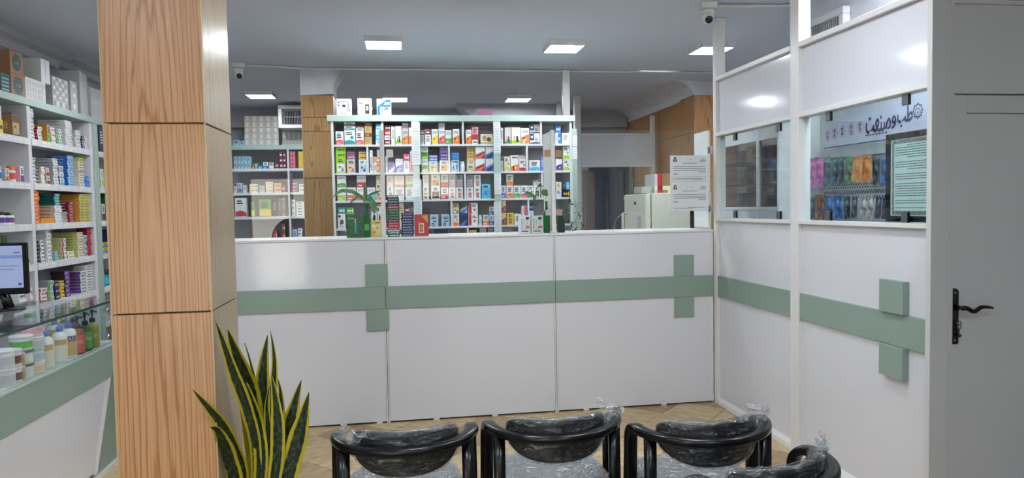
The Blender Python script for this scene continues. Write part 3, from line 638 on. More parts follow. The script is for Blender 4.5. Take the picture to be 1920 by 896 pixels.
# columns: (x0, x1, [ (ytop, ybot or None, base, style, c1, c2, text, desc), ... ])
OBST = {r: [(xl, xl+0.02), (xr-0.02, xr)] + [(x-0.009, x+0.009) for x in xg] for r in range(6)}
for px, r in DIVS:
    x = onY(px, 330, YS).x; OBST[r].append((x-0.008, x+0.008))
def trim(r, x0, x1):
    xm = (x0+x1)/2
    for a, b in OBST[r]:
        if x0 < b+0.001 and x1 > a-0.001:
            if xm > (a+b)/2: x0 = b+0.001
            else: x1 = a-0.001
    return x0, x1
def mid_row(r, cols, yfloor):
    n = len(cols)
    zmax = (2.261 if r == 0 else FZ[r-1]-0.018) - 0.003
    for ci, (x0, x1, items) in enumerate(cols):
        yf = YS + 0.014 + 0.004*(ci % 3)
        zfl = FZ[r] + 0.0006
        items = sorted(items, key=lambda q: -q[0]); zcur = zfl
        for k, (yt, yb, base, st, c1, c2, txt, desc) in enumerate(items):
            a = onY(x0, yt, yf); b = onY(x1, yt, yf)
            xa, xb = trim(r, a.x+0.0015, b.x-0.0015)
            zt = min(a.z, zmax)
            h = max(zt - zcur, 0.012); w = xb - xa
            dep = min(0.6*w + 0.02, 0.09)
            pos = '' if len(items) == 1 else (', bottom' if k == 0 else (', uppermost' if k == len(items)-1 else ', %s up' % ORD[k+1]))
            lab = '%s, %s along %s row of middle shelf%s' % (desc, ORD[ci+1], ROWN[r], pos)
            carton(lab, w, dep, h-0.0006, base, style(st, c1, c2, txt, ci*7+k), ((xa+xb)/2, yf, zcur), 0, 'boxes on the middle shelf', 'supplement_box')
            zcur = zcur + h
def one(y, *a): return [(y, None) + a]
mid_row(0, [
 (628.7, 644, one(246.4, 'white', 'wave', 'coral', 'white', None, 'white and coral box')),
 (645, 666, [(244, 0, 'white', 'wave2', 'teal', 'teal', None, 'large white and teal box'), (236, 0, 'white', 'bot', 'teal', 'lgrey', None, 'white teal-edged box'), (228, 0, 'white', 'bot', 'dteal', 'lgrey', None, 'grey-white flat box')]),
 (667, 682, [(246, 0, 'white', 'wave', 'coral', 'white', None, 'white and red box'), (237, 0, 'white', 'top', 'coral', 'white', None, 'white and red lid box')]),
 (683, 697, [(249, 0, 'gold', 'top', 'maroon', 'gold', None, 'tan box with maroon head'), (230, 0, 'gold', 'top', 'maroon', 'gold', None, 'tan box with maroon head')]),
 (704, 716, [(262, 0, 'white', 'plain', 'sky', 'white', None, 'white slim box'), (252, 0, 'sky', 'slice', 'white', 'white', None, 'sky blue box'), (243, 0, 'white', 'slice', 'sky', 'sky', None, 'white and blue box'), (232, 0, 'sky', 'slice', 'white', 'white', None, 'sky blue box')]),
 (720.5, 732, [(262, 0, 'maroon', 'slice', 'white', 'white', None, 'maroon box'), (254, 0, 'white', 'slice', 'grey', 'maroon', None, 'white box'), (244, 0, 'red', 'slice', 'white', 'white', None, 'red box'), (235, 0, 'maroon', 'slice', 'white', 'white', None, 'maroon box')]),
 (732.5, 740, one(237, 'white', 'plain', 'green', 'white', None, 'narrow white-green box')),
 (740.5, 753, one(236, 'white', 'kids', 'lime', 'green', None, 'white and green childrens box')),
 (753.5, 765.5, [(242.5, 0, 'lgrey', 'fig', 'orange', 'orange', 'LIGO', 'grey and orange box'), (230.5, 0, 'lgrey', 'slice', 'black', 'dark', 'LIGO', 'grey box')]),
 (766, 773.5, [(239, 0, 'cream', 'fig', 'orange', 'amber', None, 'cream and orange box'), (230.5, 0, 'maroon', 'slice', 'brown', 'brown', None, 'small dark maroon box')]),
 (788, 795.5, one(244, 'lgrey', 'top', 'maroon', 'white', None, 'grey box with maroon head')),
 (796.5, 808, one(243, 'white', 'top', 'maroon', 'white', None, 'white box with maroon head')),
 (809, 821.5, one(242, 'white', 'fig', 'yellow', 'yellow', 'LIGO', 'white and yellow box')),
 (822, 834, [(242, 0, 'white', 'fig', 'coral', 'pink', 'GUM', 'white and pink box'), (230.5, 0, 'lgrey', 'slice', 'black', 'dark', 'GUM', 'small grey box')]),
 (834.6, 846.7, one(244, 'white', 'bot', 'green', 'lpink', 'LIGO', 'white and pale green box')),
 (848.4, 861.4, one(242, 'white', 'fig', 'orange', 'orange', 'OIL', 'white and orange box')),
 (873, 884, one(243, 'white', 'fig', 'orange', 'orange', 'OIL', 'white and orange box')),
 (884.7, 896.7, [(262, 0, 'white', 'slice', 'black', 'black', None, 'small white carton'), (238, 0, 'lpink', 'bot', 'red', 'red', None, 'tall pink and red box')]),
 (901, 924.5, one(250.7, 'cream', 'disc', 'brown', 'tan', None, 'cream pack with brown disc')),
 (938.5, 943.3, one(239, 'white', 'plain', 'black', 'black', None, 'narrow white-black box')),
 (946, 958, one(238.4, 'white', 'kids', 'green', 'orange', None, 'white and green childrens box')),
 (958.5, 976, one(238.4, 'white', 'kids', 'lime', 'yellow', None, 'wide yellow-green box')),
 (976.3, 992, one(240, 'white', 'fig', 'orange', 'white', 'ACCUMA', 'white and orange box')),
 (992.7, 1013, [(250, 0, 'white', 'heart', 'navy', 'grey', None, 'white and navy heart box'), (233, 0, 'lgrey', 'heart', 'navy', 'black', None, 'grey and navy heart box')]),
 (1019, 1031, one(251, 'white', 'bot', 'lpink', 'white', None, 'white and pink box')),
 (1041, 1051.6, [(249, 0, 'white', 'half', 'blue', 'lblue', None, 'white and blue box'), (235, 0, 'blue', 'slice', 'lblue', 'white', None, 'blue box')]),
 (1053.5, 1068.5, one(249.5, 'white', 'plain', 'grey', 'black', None, 'white box with grey print')),
], 269.5)
mid_row(1, [
 (629, 648, [(295, 0, 'lime', 'photo', 'white', 'violet', None, 'lime box with photo'), (285.5, 0, 'lime', 'slice', 'dgreen', 'dgreen', None, 'lime box'), (276, 0, 'lime', 'slice', 'dgreen', 'dgreen', None, 'lime box')]),
 (649.5, 666, [(298.6, 0, 'lgrey', 'photo', 'peach', 'mauve', None, 'mauve box with portrait'), (290.6, 0, 'mauve', 'slice', 'lpink', 'lpink', None, 'mauve box'), (284, 0, 'mauve', 'slice', 'dark', 'dark', None, 'dark mauve box')]),
 (672, 688, [(299, 0, 'white', 'photo', 'lblue', 'navy', None, 'white box with portrait'), (291, 0, 'gold', 'slice', 'brown', 'brown', None, 'gold box'), (284, 0, 'gold', 'slice', 'brown', 'brown', None, 'gold box')]),
 (692.6, 699, [(290, 0, 'white', 'tri', 'blue', 'grey', None, 'white and blue box'), (281.5, 0, 'white', 'slice', 'lblue', 'lblue', None, 'small white box')]),
 (699.5, 712, [(306, 0, 'white', 'half', 'orange', 'peach', None, 'white and orange knee box'), (293.6, 0, 'peach', 'half', 'orange', 'white', None, 'peach and orange box')]),
 (722, 727, one(293, 'lgrey', 'plain', 'green', 'green', None, 'narrow pale green box')),
 (727.5, 740.5, one(301.6, 'purple', 'diag', 'violet', 'white', None, 'purple box with white swoosh')),
 (741, 755.5, one(298, 'white', 'fig', 'violet', 'lblue', None, 'white and violet box')),
 (756, 768, [(301, 0, 'white', 'plain', 'grey', 'pink', None, 'white plain box'), (289, 0, 'pink', 'slice', 'white', 'white', None, 'pink box')]),
 (768.5, 775, [(303, 0, 'lpink', 'half', 'pink', 'pink', None, 'pink narrow box'), (283, 0, 'white', 'half', 'pink', 'white', None, 'white and pink narrow box')]),
 (789, 803, [(309, 0, 'green', 'bot', 'lime', 'white', None, 'green box'), (298, 0, 'white', 'slice', 'dgreen', 'dgreen', 'KIDS', 'white box with green letters'), (285, 0, 'green', 'bot', 'lime', 'white', None, 'green box'), (275, 0, 'white', 'slice', 'dgreen', 'dgreen', 'KIDS', 'white box with green letters')]),
 (804, 820.5, [(301.6, 0, 'lblue', 'photo', 'gold', 'cream', None, 'pale box with gold photo'), (296, 0, 'violet', 'slice', 'white', 'white', None, 'violet-blue box'), (290.6, 0, 'violet', 'slice', 'white', 'white', None, 'violet-blue box')]),
 (824, 840.5, [(300.4, 0, 'white', 'photo', 'tan', 'orange', None, 'white box with orange photo'), (294, 0, 'purple', 'slice', 'lgrey', 'lgrey', None, 'dark purple box'), (287.5, 0, 'purple', 'slice', 'lgrey', 'lgrey', None, 'dark purple box'), (281, 0, 'purple', 'slice', 'grey', 'grey', None, 'dark purple box'), (275, 0, 'purple', 'slice', 'grey', 'grey', None, 'dark purple box')]),
 (845.8, 861, [(300, 0, 'lblue', 'man', 'navy', 'blue', None, 'pale blue box with blue man'), (295.4, 0, 'blue', 'slice', 'sky', 'sky', None, 'round-edged blue box'), (290.6, 0, 'blue', 'slice', 'sky', 'sky', None, 'round-edged blue box'), (286, 0, 'blue', 'slice', 'sky', 'sky', None, 'round-edged blue box')]),
 (875.5, 890.5, [(309, 0, 'cream', 'bot', 'gold', 'white', None, 'cream box'), (296.7, 0, 'cream', 'top', 'amber', 'cream', None, 'cream box with amber name'), (291, 0, 'gold', 'slice', 'brown', 'brown', None, 'gold box'), (285.5, 0, 'gold', 'slice', 'brown', 'brown', None, 'gold box'), (280, 0, 'gold', 'slice', 'brown', 'brown', None, 'gold box'), (275, 0, 'gold', 'slice', 'brown', 'brown', None, 'gold box')]),
 (891, 909.5, [(298, 0, 'white', 'diag', 'maroon', 'coral', None, 'white and maroon box'), (274.6, 0, 'white', 'diag', 'maroon', 'coral', None, 'white and maroon box')]),
 (910, 925.5, [(298, 0, 'white', 'diag', 'blue', 'navy', None, 'white and blue box'), (274.6, 0, 'white', 'diag', 'blue', 'navy', None, 'white and blue box')]),
 (938.6, 944, [(301, 0, 'lgrey', 'plain', 'grey', 'grey', None, 'grey narrow box'), (289, 0, 'dark', 'slice', 'grey', 'grey', None, 'dark narrow box')]),
 (944.5, 956.5, one(293.4, 'cream', 'wave2', 'lolive', 'olive', None, 'cream box')),
 (957, 972.5, [(299, 0, 'white', 'fig', 'orange', 'maroon', None, 'white and orange box'), (291, 0, 'white', 'slice', 'dark', 'dark', None, 'white flat box')]),
 (973, 986.5, [(299, 0, 'white', 'wave2', 'red', 'coral', None, 'white and red box'), (290.6, 0, 'white', 'top', 'red', 'white', None, 'white and red flat box')]),
 (992, 1013, one(300.4, 'white', 'wave', 'sky', 'blue', None, 'wide white and sky blue box')),
 (1013.6, 1021, one(295, 'violet', 'plain', 'lblue', 'white', None, 'violet-blue box')),
 (1042, 1054, one(298, 'white', 'fig', 'purple', 'purple', None, 'white and purple box')),
 (1056, 1068.6, [(298.6, 0, 'white', 'wave2', 'lime', 'green', None, 'white and lime box'), (274, 0, 'white', 'wave2', 'lime', 'green', None, 'white and lime box')]),
], 322)
mid_row(2, [
 (631.5, 648.5, [(351.5, 0, 'white', 'bot', 'lime', 'white', 'ACT1', 'white and lime box'), (328, 0, 'white', 'wave', 'green', 'white', 'ACT1', 'white and green box')]),
 (649.5, 667, one(351.5, 'white', 'bot', 'coral', 'white', 'ACT1', 'white and red box')),
 (668.5, 686, [(351.5, 0, 'white', 'bot', 'coral', 'white', 'ACT1', 'white and red box'), (328, 0, 'white', 'bot', 'red', 'white', 'ACT1', 'white and dark red box')]),
 (688, 704, one(351.5, 'white', 'bot', 'sky', 'white', 'ACT1', 'white and sky blue box')),
 (704.6, 714.5, [(360, 0, 'cream', 'bot', 'orange', 'white', None, 'cream and orange box'), (345, 0, 'cream', 'bot', 'peach', 'white', None, 'cream and peach box'), (329, 0, 'cream', 'bot', 'peach', 'white', None, 'cream and peach box')]),
 (725, 738, [(348, 0, 'white', 'face', 'lgrey', 'white', None, 'white box with portrait'), (329, 0, 'cream', 'plain', 'lpink', 'grey', None, 'pale box')]),
 (739, 758, [(351, 0, 'white', 'plain', 'grey', 'grey', None, 'white wide box'), (346, 0, 'lpink', 'slice', 'coral', 'coral', None, 'thin pink box'), (329, 0, 'cream', 'plain', 'lpink', 'grey', None, 'pale wide box')]),
 (760, 775.5, [(351, 0, 'white', 'plain', 'grey', 'grey', None, 'white box'), (346, 0, 'green', 'slice', 'white', 'white', None, 'thin green box'), (329, 0, 'cream', 'plain', 'lpink', 'grey', None, 'pale box')]),
 (792, 804, [(349.4, 0, 'white', 'face', 'peach', 'white', None, 'white box with portrait'), (328, 0, 'cream', 'plain', 'lpink', 'grey', None, 'pale cream box')]),
 (808, 825, [(349, 0, 'white', 'photo', 'brown', 'hair', None, 'white box with hair photo'), (327, 0, 'cream', 'photo', 'tan', 'brown', None, 'beige box with hair photo')]),
 (826.5, 840.5, [(351.5, 0, 'white', 'bot', 'red', 'white', None, 'white and red box'), (342, 0, 'red', 'slice', 'coral', 'coral', None, 'red flat box'), (327, 0, 'lgrey', 'plain', 'dark', 'grey', None, 'grey-white box')]),
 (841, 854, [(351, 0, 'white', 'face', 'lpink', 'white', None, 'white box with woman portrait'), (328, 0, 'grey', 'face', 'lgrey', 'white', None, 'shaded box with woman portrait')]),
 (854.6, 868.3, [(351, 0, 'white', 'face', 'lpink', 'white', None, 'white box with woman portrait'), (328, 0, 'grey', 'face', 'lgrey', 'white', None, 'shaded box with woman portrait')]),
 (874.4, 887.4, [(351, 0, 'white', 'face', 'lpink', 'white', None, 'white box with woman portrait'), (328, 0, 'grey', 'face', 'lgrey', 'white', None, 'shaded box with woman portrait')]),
 (888, 901.5, [(351, 0, 'white', 'face', 'lpink', 'white', None, 'white box with woman portrait'), (328, 0, 'white', 'face', 'lpink', 'white', None, 'white box with woman portrait')]),
 (903, 920, [(354, 0, 'sky', 'plain', 'blue', 'white', None, 'sky blue box'), (345, 0, 'sky', 'slice', 'navy', 'white', None, 'sky blue flat box')]),
 (939.8, 948.3, one(348, 'white', 'bot', 'violet', 'white', None, 'white and blue narrow box')),
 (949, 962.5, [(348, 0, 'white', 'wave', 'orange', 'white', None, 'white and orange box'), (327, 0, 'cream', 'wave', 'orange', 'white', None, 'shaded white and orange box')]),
 (963, 976, one(348, 'white', 'wave', 'green', 'white', None, 'white and green box')),
 (976.3, 989.4, one(348, 'white', 'wave', 'pink', 'white', None, 'white and pink box')),
 (990, 1000, one(348, 'white', 'wave2', 'grey', 'black', None, 'white and grey box')),
 (1000.6, 1013, [(348, 0, 'white', 'face', 'dark', 'white', None, 'white and dark box'), (337.5, 0, 'white', 'top', 'maroon', 'white', None, 'white and maroon flat box')]),
 (1042.5, 1053, [(355.7, 0, 'white', 'bot', 'lblue', 'white', None, 'white and pale blue box'), (341, 0, 'cream', 'plain', 'tan', 'grey', None, 'beige box')]),
 (1053.6, 1068.6, [(355.7, 0, 'black', 'slice', 'amber', 'yellow', None, 'black and gold box'), (341, 0, 'navy', 'half', 'sky', 'lblue', None, 'navy and sky box')]),
], 374)
mid_row(3, [
 (632.5, 647.5, [(401, 0, 'white', 'choc', 'brown', 'grey', None, 'white box with chocolate print'), (388.5, 0, 'teal', 'slice', 'white', 'white', None, 'teal box')]),
 (648.3, 664, [(401, 0, 'white', 'choc', 'brown', 'grey', None, 'white box beside the chocolate one'), (388.5, 0, 'green', 'slice', 'white', 'white', None, 'bright green box')]),
 (695, 706.5, one(386, 'white', 'choc', 'dark', 'grey', None, 'white box with dark logo')),
 (707, 715, [(386, 0, 'white', 'choc', 'brown', 'grey', None, 'white box with brown print'), (378, 0, 'red', 'slice', 'white', 'white', None, 'red flat box')]),
 (748.5, 757, one(380, 'cream', 'plain', 'olive', 'grey', None, 'beige narrow box')),
 (757.5, 769, [(400, 0, 'maroon', 'slice', 'white', 'white', None, 'maroon lower box'), (387, 0, 'maroon', 'slice', 'white', 'white', None, 'maroon box')]),
 (769.5, 776, one(389, 'grey', 'plain', 'dark', 'black', 'HO2', 'grey narrow box')),
 (793, 804.5, [(400, 0, 'brown', 'slice', 'dark', 'dark', None, 'brown packet'), (391, 0, 'dark', 'slice', 'brown', 'brown', None, 'dark packet')]),
 (805.5, 822, one(402, 'lblue', 'eye', 'navy', 'navy', None, 'pale blue box, left one')),
 (827.5, 843, one(402, 'lblue', 'eye', 'navy', 'navy', None, 'pale blue box with blue arch')),
 (848.5, 861, [(401, 0, 'white', 'wave2', 'orange', 'amber', None, 'white and orange box'), (381, 0, 'tan', 'photo', 'cream', 'brown', None, 'tan box')]),
 (862, 876, [(400, 0, 'navy', 'diag', 'dark', 'blue', None, 'navy box'), (379, 0, 'dark', 'diag', 'lgrey', 'blue', None, 'dark grey box')]),
 (878, 896, [(401.7, 0, 'white', 'stripe', 'red', 'skin', None, 'red-edged white eye box'), (381, 0, 'white', 'stripe', 'red', 'skin', None, 'red-edged white eye box')]),
 (906, 916.8, [(403, 0, 'white', 'bot', 'orange', 'white', None, 'white and orange box')]),
 (917.4, 926, [(403, 0, 'white', 'bot', 'blue', 'white', None, 'white and blue box'), (387, 0, 'white', 'bot', 'blue', 'white', None, 'white and blue box')]),
 (940, 949.2, [(399, 0, 'peach', 'fig', 'brick', 'red', None, 'orange narrow box'), (375.6, 0, 'peach', 'fig', 'brick', 'red', None, 'orange narrow box')]),
 (949.8, 963.5, one(399, 'yellow', 'face', 'gold', 'black', None, 'yellow box with figures')),
 (964, 977.5, one(401, 'white', 'plain', 'grey', 'green', None, 'plain white box')),
 (978, 987.5, [(404.5, 0, 'white', 'plain', 'grey', 'grey', None, 'white box'), (385.5, 0, 'white', 'half', 'pink', 'coral', None, 'white and pink box')]),
 (992.5, 1000.5, [(395, 0, 'white', 'plain', 'lgrey', 'grey', None, 'white box'), (381, 0, 'navy', 'slice', 'sky', 'sky', None, 'navy box')]),
 (1044, 1066, one(398, 'dark', 'plain', 'grey', 'black', None, 'dark box behind the leaves')),
], 424)
mid_row(4, [(815, 840, one(429, 'navy', 'slice', 'white', 'blue', None, 'navy and white pack')), (880, 894, one(431, 'lolive', 'slice', 'green', 'green', None, 'pale green pack')), (899, 912, one(427, 'silver', 'plain', 'grey', 'dark', None, 'silver pack')), (914, 926, one(427, 'grey', 'plain', 'dark', 'dark', None, 'grey pack')), (940, 962, one(428, 'grey', 'plain', 'dark', 'dark', None, 'dark grey pack'))], 440)
# bottles on the third and fourth rows
def jar(label, loc, r, h, body, lid, band=None, name='pill_bottle', cat='bottle', neck=0.8, lidh=0.22, group=None, seg=14, text=None, face=0.0, lidw=1.0):
    t = thing(name, label, cat, loc, face, group)
    hb = h*(1-lidh); m = MB(); m.lathe([(r*0.94, 0.0), (r, r*0.08), (r, hb*0.88), (r*neck, hb), (r*neck, hb+0.001)], pm(body), seg); m.build('body', t)
    m = MB(); rl = r*neck*1.05*lidw; m.lathe([(rl, hb+0.0012), (rl*1.02, hb+0.002), (rl*1.02, h*0.985), (rl*0.94, h)], pm(lid), seg); m.build('lid', t)
    if band:
        m = MB(); m.lathe([(r*1.006, hb*0.22), (r*1.006, hb*0.76)], pm(band), seg, cap=False)
        if text: pass
        m.build('label_band', t)
    return t
for px0, px1, yt, r, lid, l in ((862, 871.5, 303, 1, 'white', 'white pill bottle beside the gold boxes on middle shelf'), (897, 904, 403, 3, 'white', 'small white pill bottle on the fourth row, right of the eye boxes')):
    a = onY(px0, yt, YS+0.03); b = onY(px1, yt, YS+0.03); w = b.x-a.x
    jar(l, ((a.x+b.x)/2, YS+0.03+w/2, FZ[r]+0.0006), w/2, a.z-FZ[r], 'white', lid, 'lblue' if r == 3 else None, group='bottles on the middle shelf')
# things standing on top of the unit
for px0, px1, yt, base, pr, l in ((630.7, 658, 185, 'white', [('d', 0.12, 0.8, 0.06, 'navy'), ('d', 0.12, 0.62, 0.06, 'navy'), ('r', 0.22, 0.83, 0.7, 0.87, 'violet'), ('r', 0.36, 0.25, 0.66, 0.66, 'lgrey'), ('r', 0.39, 0.5, 0.61, 0.65, 'dark'), ('p', [(0.66, 0.97), (0.74, 0.94), (0.86, 0.7), (0.84, 0.5), (0.72, 0.22), (0.68, 0.24), (0.79, 0.52), (0.8, 0.7), (0.72, 0.9)], 'blue'), ('r', 0.86, 0.22, 0.92, 0.46, 'blue'), ('t', 0.28, 0.07, 0.74, 0.15, 'BEABIT', 'navy')], 'white meter box with grey device print on the shelf top'),
      (670, 696, 184, 'white', [('d', 0.7, 0.4, 0.42, 'peach'), ('d', 0.72, 0.4, 0.34, 'lpink'), ('r', 0.55, 0.08, 0.86, 0.66, 'dark'), ('r', 0.62, 0.28, 0.80, 0.56, 'lblue'), ('d', 0.28, 0.24, 0.12, 'brown'), ('d', 0.28, 0.24, 0.095, 'white'), ('t', 0.06, 0.86, 0.84, 0.94, 'CareSens N', 'grey'), ('r', 0.06, 0.7, 0.34, 0.745, 'red')], 'white meter box with orange ring and dark device'),
      (706, 733, 185, 'white', [('p', [(0.02, 0.0), (0.2, 0.0), (0.98, 0.55), (0.98, 0.98), (0.7, 0.98), (0.02, 0.55)], 'blue'), ('r', 0.2, 0.06, 0.54, 0.52, 'white'), ('r', 0.27, 0.2, 0.46, 0.46, 'grey'), ('d', 0.74, 0.42, 0.11, 'white'), ('d', 0.74, 0.42, 0.08, 'navy'), ('r', 0.56, 0.78, 0.92, 0.81, 'white'), ('r', 0.54, 0.71, 0.92, 0.74, 'white'), ('r', 0.5, 0.64, 0.9, 0.67, 'white'), ('t', 0.08, 0.86, 0.32, 0.94, 'Jazz', 'grey'), ('r', 0.28, 0.1, 0.46, 0.14, 'black')], 'white and blue meter box with diagonal flash'),
      (895, 923, 204, 'mauve', [('r', 0, 0, 1, 0.22, 'lgrey')], 'faded purple carton on the middle of the shelf top')):
    yy = YS + (0.03 if base == 'white' else 0.16)
    a = onY(px0, yt, yy); b = onY(px1, yt, yy); carton(l, b.x-a.x, 0.08, a.z-2.3156, base, pr, ((a.x+b.x)/2, yy, 2.3156), 0, None, 'meter_box' if base == 'white' else 'carton')
# short posts behind the unit
for px, yt, Y, l in ((1062, 130, 6.96, 'white ceiling post just behind the middle shelf'),):
    a = onY(px-6, 200, Y); b = onY(px+7, 200, Y); tag(MB().bbox(a.x, b.x, Y, Y+0.06, 0, CZ-0.002, WHITE2, 0.003).build('ceiling_post'), l, 'post')

# ================================================================== LEFT WALL SHELVES
XS = -2.6
LZ = [2.058, 1.743, 1.452, 1.166, 0.87, 0.57]
LS = thing('shelf_unit', 'white wall shelves with sage green frame along the left wall', 'shelf unit', (XS, 0, 0))
Y0L, Y1L, Y2L, Y3L = 4.0, 5.49, 6.52, 7.7
MB().bbox(-0.27, 0.012, Y0L, Y3L, 2.288, 2.338, SHELFG, 0.002).build('top', LS)
boxpart('back', LS, (-0.272, -0.266, Y0L, Y3L, 0, 2.287), M('shelf_back2', C(186,184,190), 0.6))
for y0, y1, mt in ((Y0L, Y0L+0.04, SHELFW), (Y1L-0.022, Y1L+0.022, SHELFW), (Y2L-0.05, Y2L, SHELFW), (Y3L-0.04, Y3L, SHELFW)):
    boxpart('upright', LS, (-0.265, 0.0, y0, y1, 0, 2.287), mt, 0.001)
boxpart('upright_trim', LS, (-0.02, 0.012, Y2L+0.001, Y2L+0.085, 0, 2.287), SHELFG, 0.001)
for z in LZ:
    for y0, y1 in ((Y0L+0.041, Y1L-0.023), (Y1L+0.023, Y2L-0.051), (Y2L+0.086, Y3L-0.041)):
        MB().bbox(-0.264, -0.002, y0, y1, z-0.02, z, SHELFW, 0.001).bbox(-0.002, 0.004, y0, y1, z-0.048, z, SHELFW, 0.001).build('shelf', LS)
        m = MB(); yy = y0 + 0.01
        while yy < y1 - 0.06:
            wd = random.choice((0.045, 0.06, 0.075)); z0 = z - random.uniform(0.034, 0.046)
            m.box(0.0042, 0.0052, yy, yy+wd, z0, z0+0.03, M('tag_card', C(236,236,232), 0.6))
            m.box(0.0053, 0.0056, yy+0.006, yy+wd-0.012, z0+0.011, z0+0.013, M('faint_ink', C(150,160,172), 0.8)); yy += wd + random.choice((0.008, 0.02, 0.06))
        o = m.build('price_tags', LS); o['kind'] = 'stuff'
ROWL = ['top', 'second', 'third', 'fourth', 'fifth']
def yof(px, py=380): return onX(px, py, XS).y
def left_stack(row, x0, x1, yt, n, desc, base, st, c1, c2, side, sidep=None, dep=0.14, zb=None, setb=0.012, jit=0.003):
    # a stack of n alike boxes; x0..x1: pixel span of the fronts; yt: pixel of the top
    y0, y1 = yof(x0), yof(x1); zb = (LZ[row] + 0.0006) if zb is None else zb
    zt = min(onX((x0+x1)/2, yt, XS-setb).z, (2.287 if row == 0 else LZ[row-1]-0.021) - 0.004)
    h = (zt-zb)/n; me = carton_mesh(y1-y0-0.002, dep, h-0.0006, base, style(st, c1, c2), side, sidep)
    first = None
    for k in range(n):
        if first is None: o = first = me.build('medicine_box')
        else: o = first.copy(); COL.objects.link(o)
        o.location = (XS-setb - (jit*((k*7) % 3) if k else 0), (y0+y1)/2, zb + k*h); o.rotation_euler = (0, 0, PI/2)
        pos = '' if n == 1 else (', bottom one' if k == 0 else (', uppermost' if k == n-1 else ', %s up' % ORD[k+1]))
        tag(o, '%s on the %s left wall shelf%s' % (desc, ROWL[row], pos), 'box', 'boxes on the left wall shelves')
    return zt
A = left_stack
# bay between the white upright and the green post
A(0, 67, 75, 207, 8, 'white box with purple flank', 'white', 'slice', 'grey', 'purple', 'purple', 'violet', 0.08)
A(0, 81, 89, 240, 4, 'white box with red flank', 'white', 'slice', 'grey', 'grey', 'red', None, 0.08)
A(0, 98, 104, 236, 1, 'orange and green carton', 'tan', 'bot', 'green', 'lime', 'amber', None, 0.12)
A(0, 106, 114, 241, 3, 'white box with rosy flank', 'white', 'slice', 'grey', 'red', 'lpink', None, 0.08)
A(0, 117, 125, 244, 5, 'white box with black-green end', 'white', 'end', 'green', 'black', 'lgrey', 'black', 0.08)
A(0, 133, 145, 229, 9, 'white box of the tall white stack', 'white', 'slice', 'lgrey', 'grey', 'white', 'lgrey', 0.20)
A(0, 151, 160, 247, 5, 'plain pale box', 'white', 'slice', 'grey', 'grey', 'lgrey', None, 0.10)
A(0, 164, 171.5, 257, 5, 'white box with purple end', 'white', 'end', 'purple', 'purple', 'dark', None, 0.08)
A(1, 67, 74, 296, 7, 'white box with black print', 'white', 'slice', 'black', 'grey', 'lgrey', None, 0.06)
A(1, 84, 91, 313, 5, 'white and yellow box', 'white', 'slice', 'yellow', 'red', 'cream', 'grey', 0.07)
A(1, 107, 116, 298, 9, 'grey-white flat box', 'white', 'slice', 'grey', 'grey', 'lgrey', 'grey', 0.15)
A(1, 93, 99, 315, 2, 'tall white and red box', 'white', 'bot', 'red', 'red', 'lgrey', None, 0.05)
A(1, 118, 126, 312, 3, 'teal and white box', 'white', 'bot', 'sky', 'teal', 'brick', None, 0.06)
A(1, 134, 145, 293, 11, 'blue striped box', 'lblue', 'slice', 'blue', 'blue', 'blue', 'lblue', 0.16)
z = A(1, 154, 163.5, 303, 10, 'cream box under the lime one', 'cream', 'slice', 'dark', 'grey', 'cream', None, 0.12)
A(1, 154, 163.5, 297, 1, 'lime-topped box on the cream stack', 'lime', 'slice', 'olive', 'olive', 'lolive', None, 0.12, z+0.0005)
A(1, 165, 172, 331, 2, 'bright blue box', 'blue', 'slice', 'sky', 'white', 'sky', None, 0.07)
A(2, 67, 78, 354, 9, 'orange box', 'orange', 'slice', 'peach', 'brick', 'orange', 'brick', 0.09)
z = A(2, 106, 119, 385, 5, 'white box with beige flank', 'white', 'slice', 'lgrey', 'lgrey', 'cream', 'tan', 0.16)
A(2, 106, 116, 363, 4, 'teal box on the beige stack', 'teal', 'slice', 'white', 'lgrey', 'dteal', 'teal', 0.16, z+0.0005)
A(2, 79, 103, 409, 1, 'flat amber box', 'amber', 'slice', 'orange', 'orange', 'amber', 'orange', 0.1)
A(2, 132, 143, 378, 7, 'brick red box', 'brick', 'slice', 'lpink', 'maroon', 'maroon', 'lgrey', 0.12)
A(2, 121, 129, 397, 4, 'small grey-white box', 'lgrey', 'slice', 'brown', 'brown', 'lgrey', 'brown', 0.06)
A(2, 153, 160, 364, 10, 'yellow-brown box, near column of pair,', 'lolive', 'slice', 'brown', 'tan', 'amber', 'tan', 0.22)
A(2, 161, 172, 364, 10, 'yellow-brown box, far column of pair,', 'lolive', 'slice', 'brown', 'tan', 'amber', 'tan', 0.22)
A(3, 76, 83, 450, 6, 'white box with black flank', 'white', 'slice', 'black', 'black', 'grey', 'black', 0.06)
A(3, 88, 97, 431, 8, 'plain white box', 'white', 'slice', 'grey', 'grey', 'white', None, 0.07)
A(3, 99, 108, 472, 3, 'grey box with teal end', 'lblue', 'end', 'teal', 'teal', 'grey', 'dark', 0.12)
A(3, 116, 124, 447, 5, 'pale box with red end', 'white', 'end', 'red', 'grey', 'lolive', 'lgrey', 0.10)
A(3, 126, 138, 471, 2, 'flat lime-white box', 'white', 'slice', 'olive', 'lime', 'lolive', None, 0.10)
A(3, 146, 157, 435, 9, 'olive-lime box', 'cream', 'slice', 'olive', 'dark', 'lolive', 'olive', 0.2)
A(3, 157.5, 163.5, 441, 4, 'grey-blue box', 'lgrey', 'slice', 'blue', 'navy', 'lgrey', 'grey', 0.09)
A(3, 164, 171.5, 428, 8, 'red box', 'red', 'slice', 'maroon', 'coral', 'maroon', 'red', 0.08)
A(4, 72, 84, 541, 4, 'white and red box', 'white', 'slice', 'red', 'red', 'coral', None, 0.08)
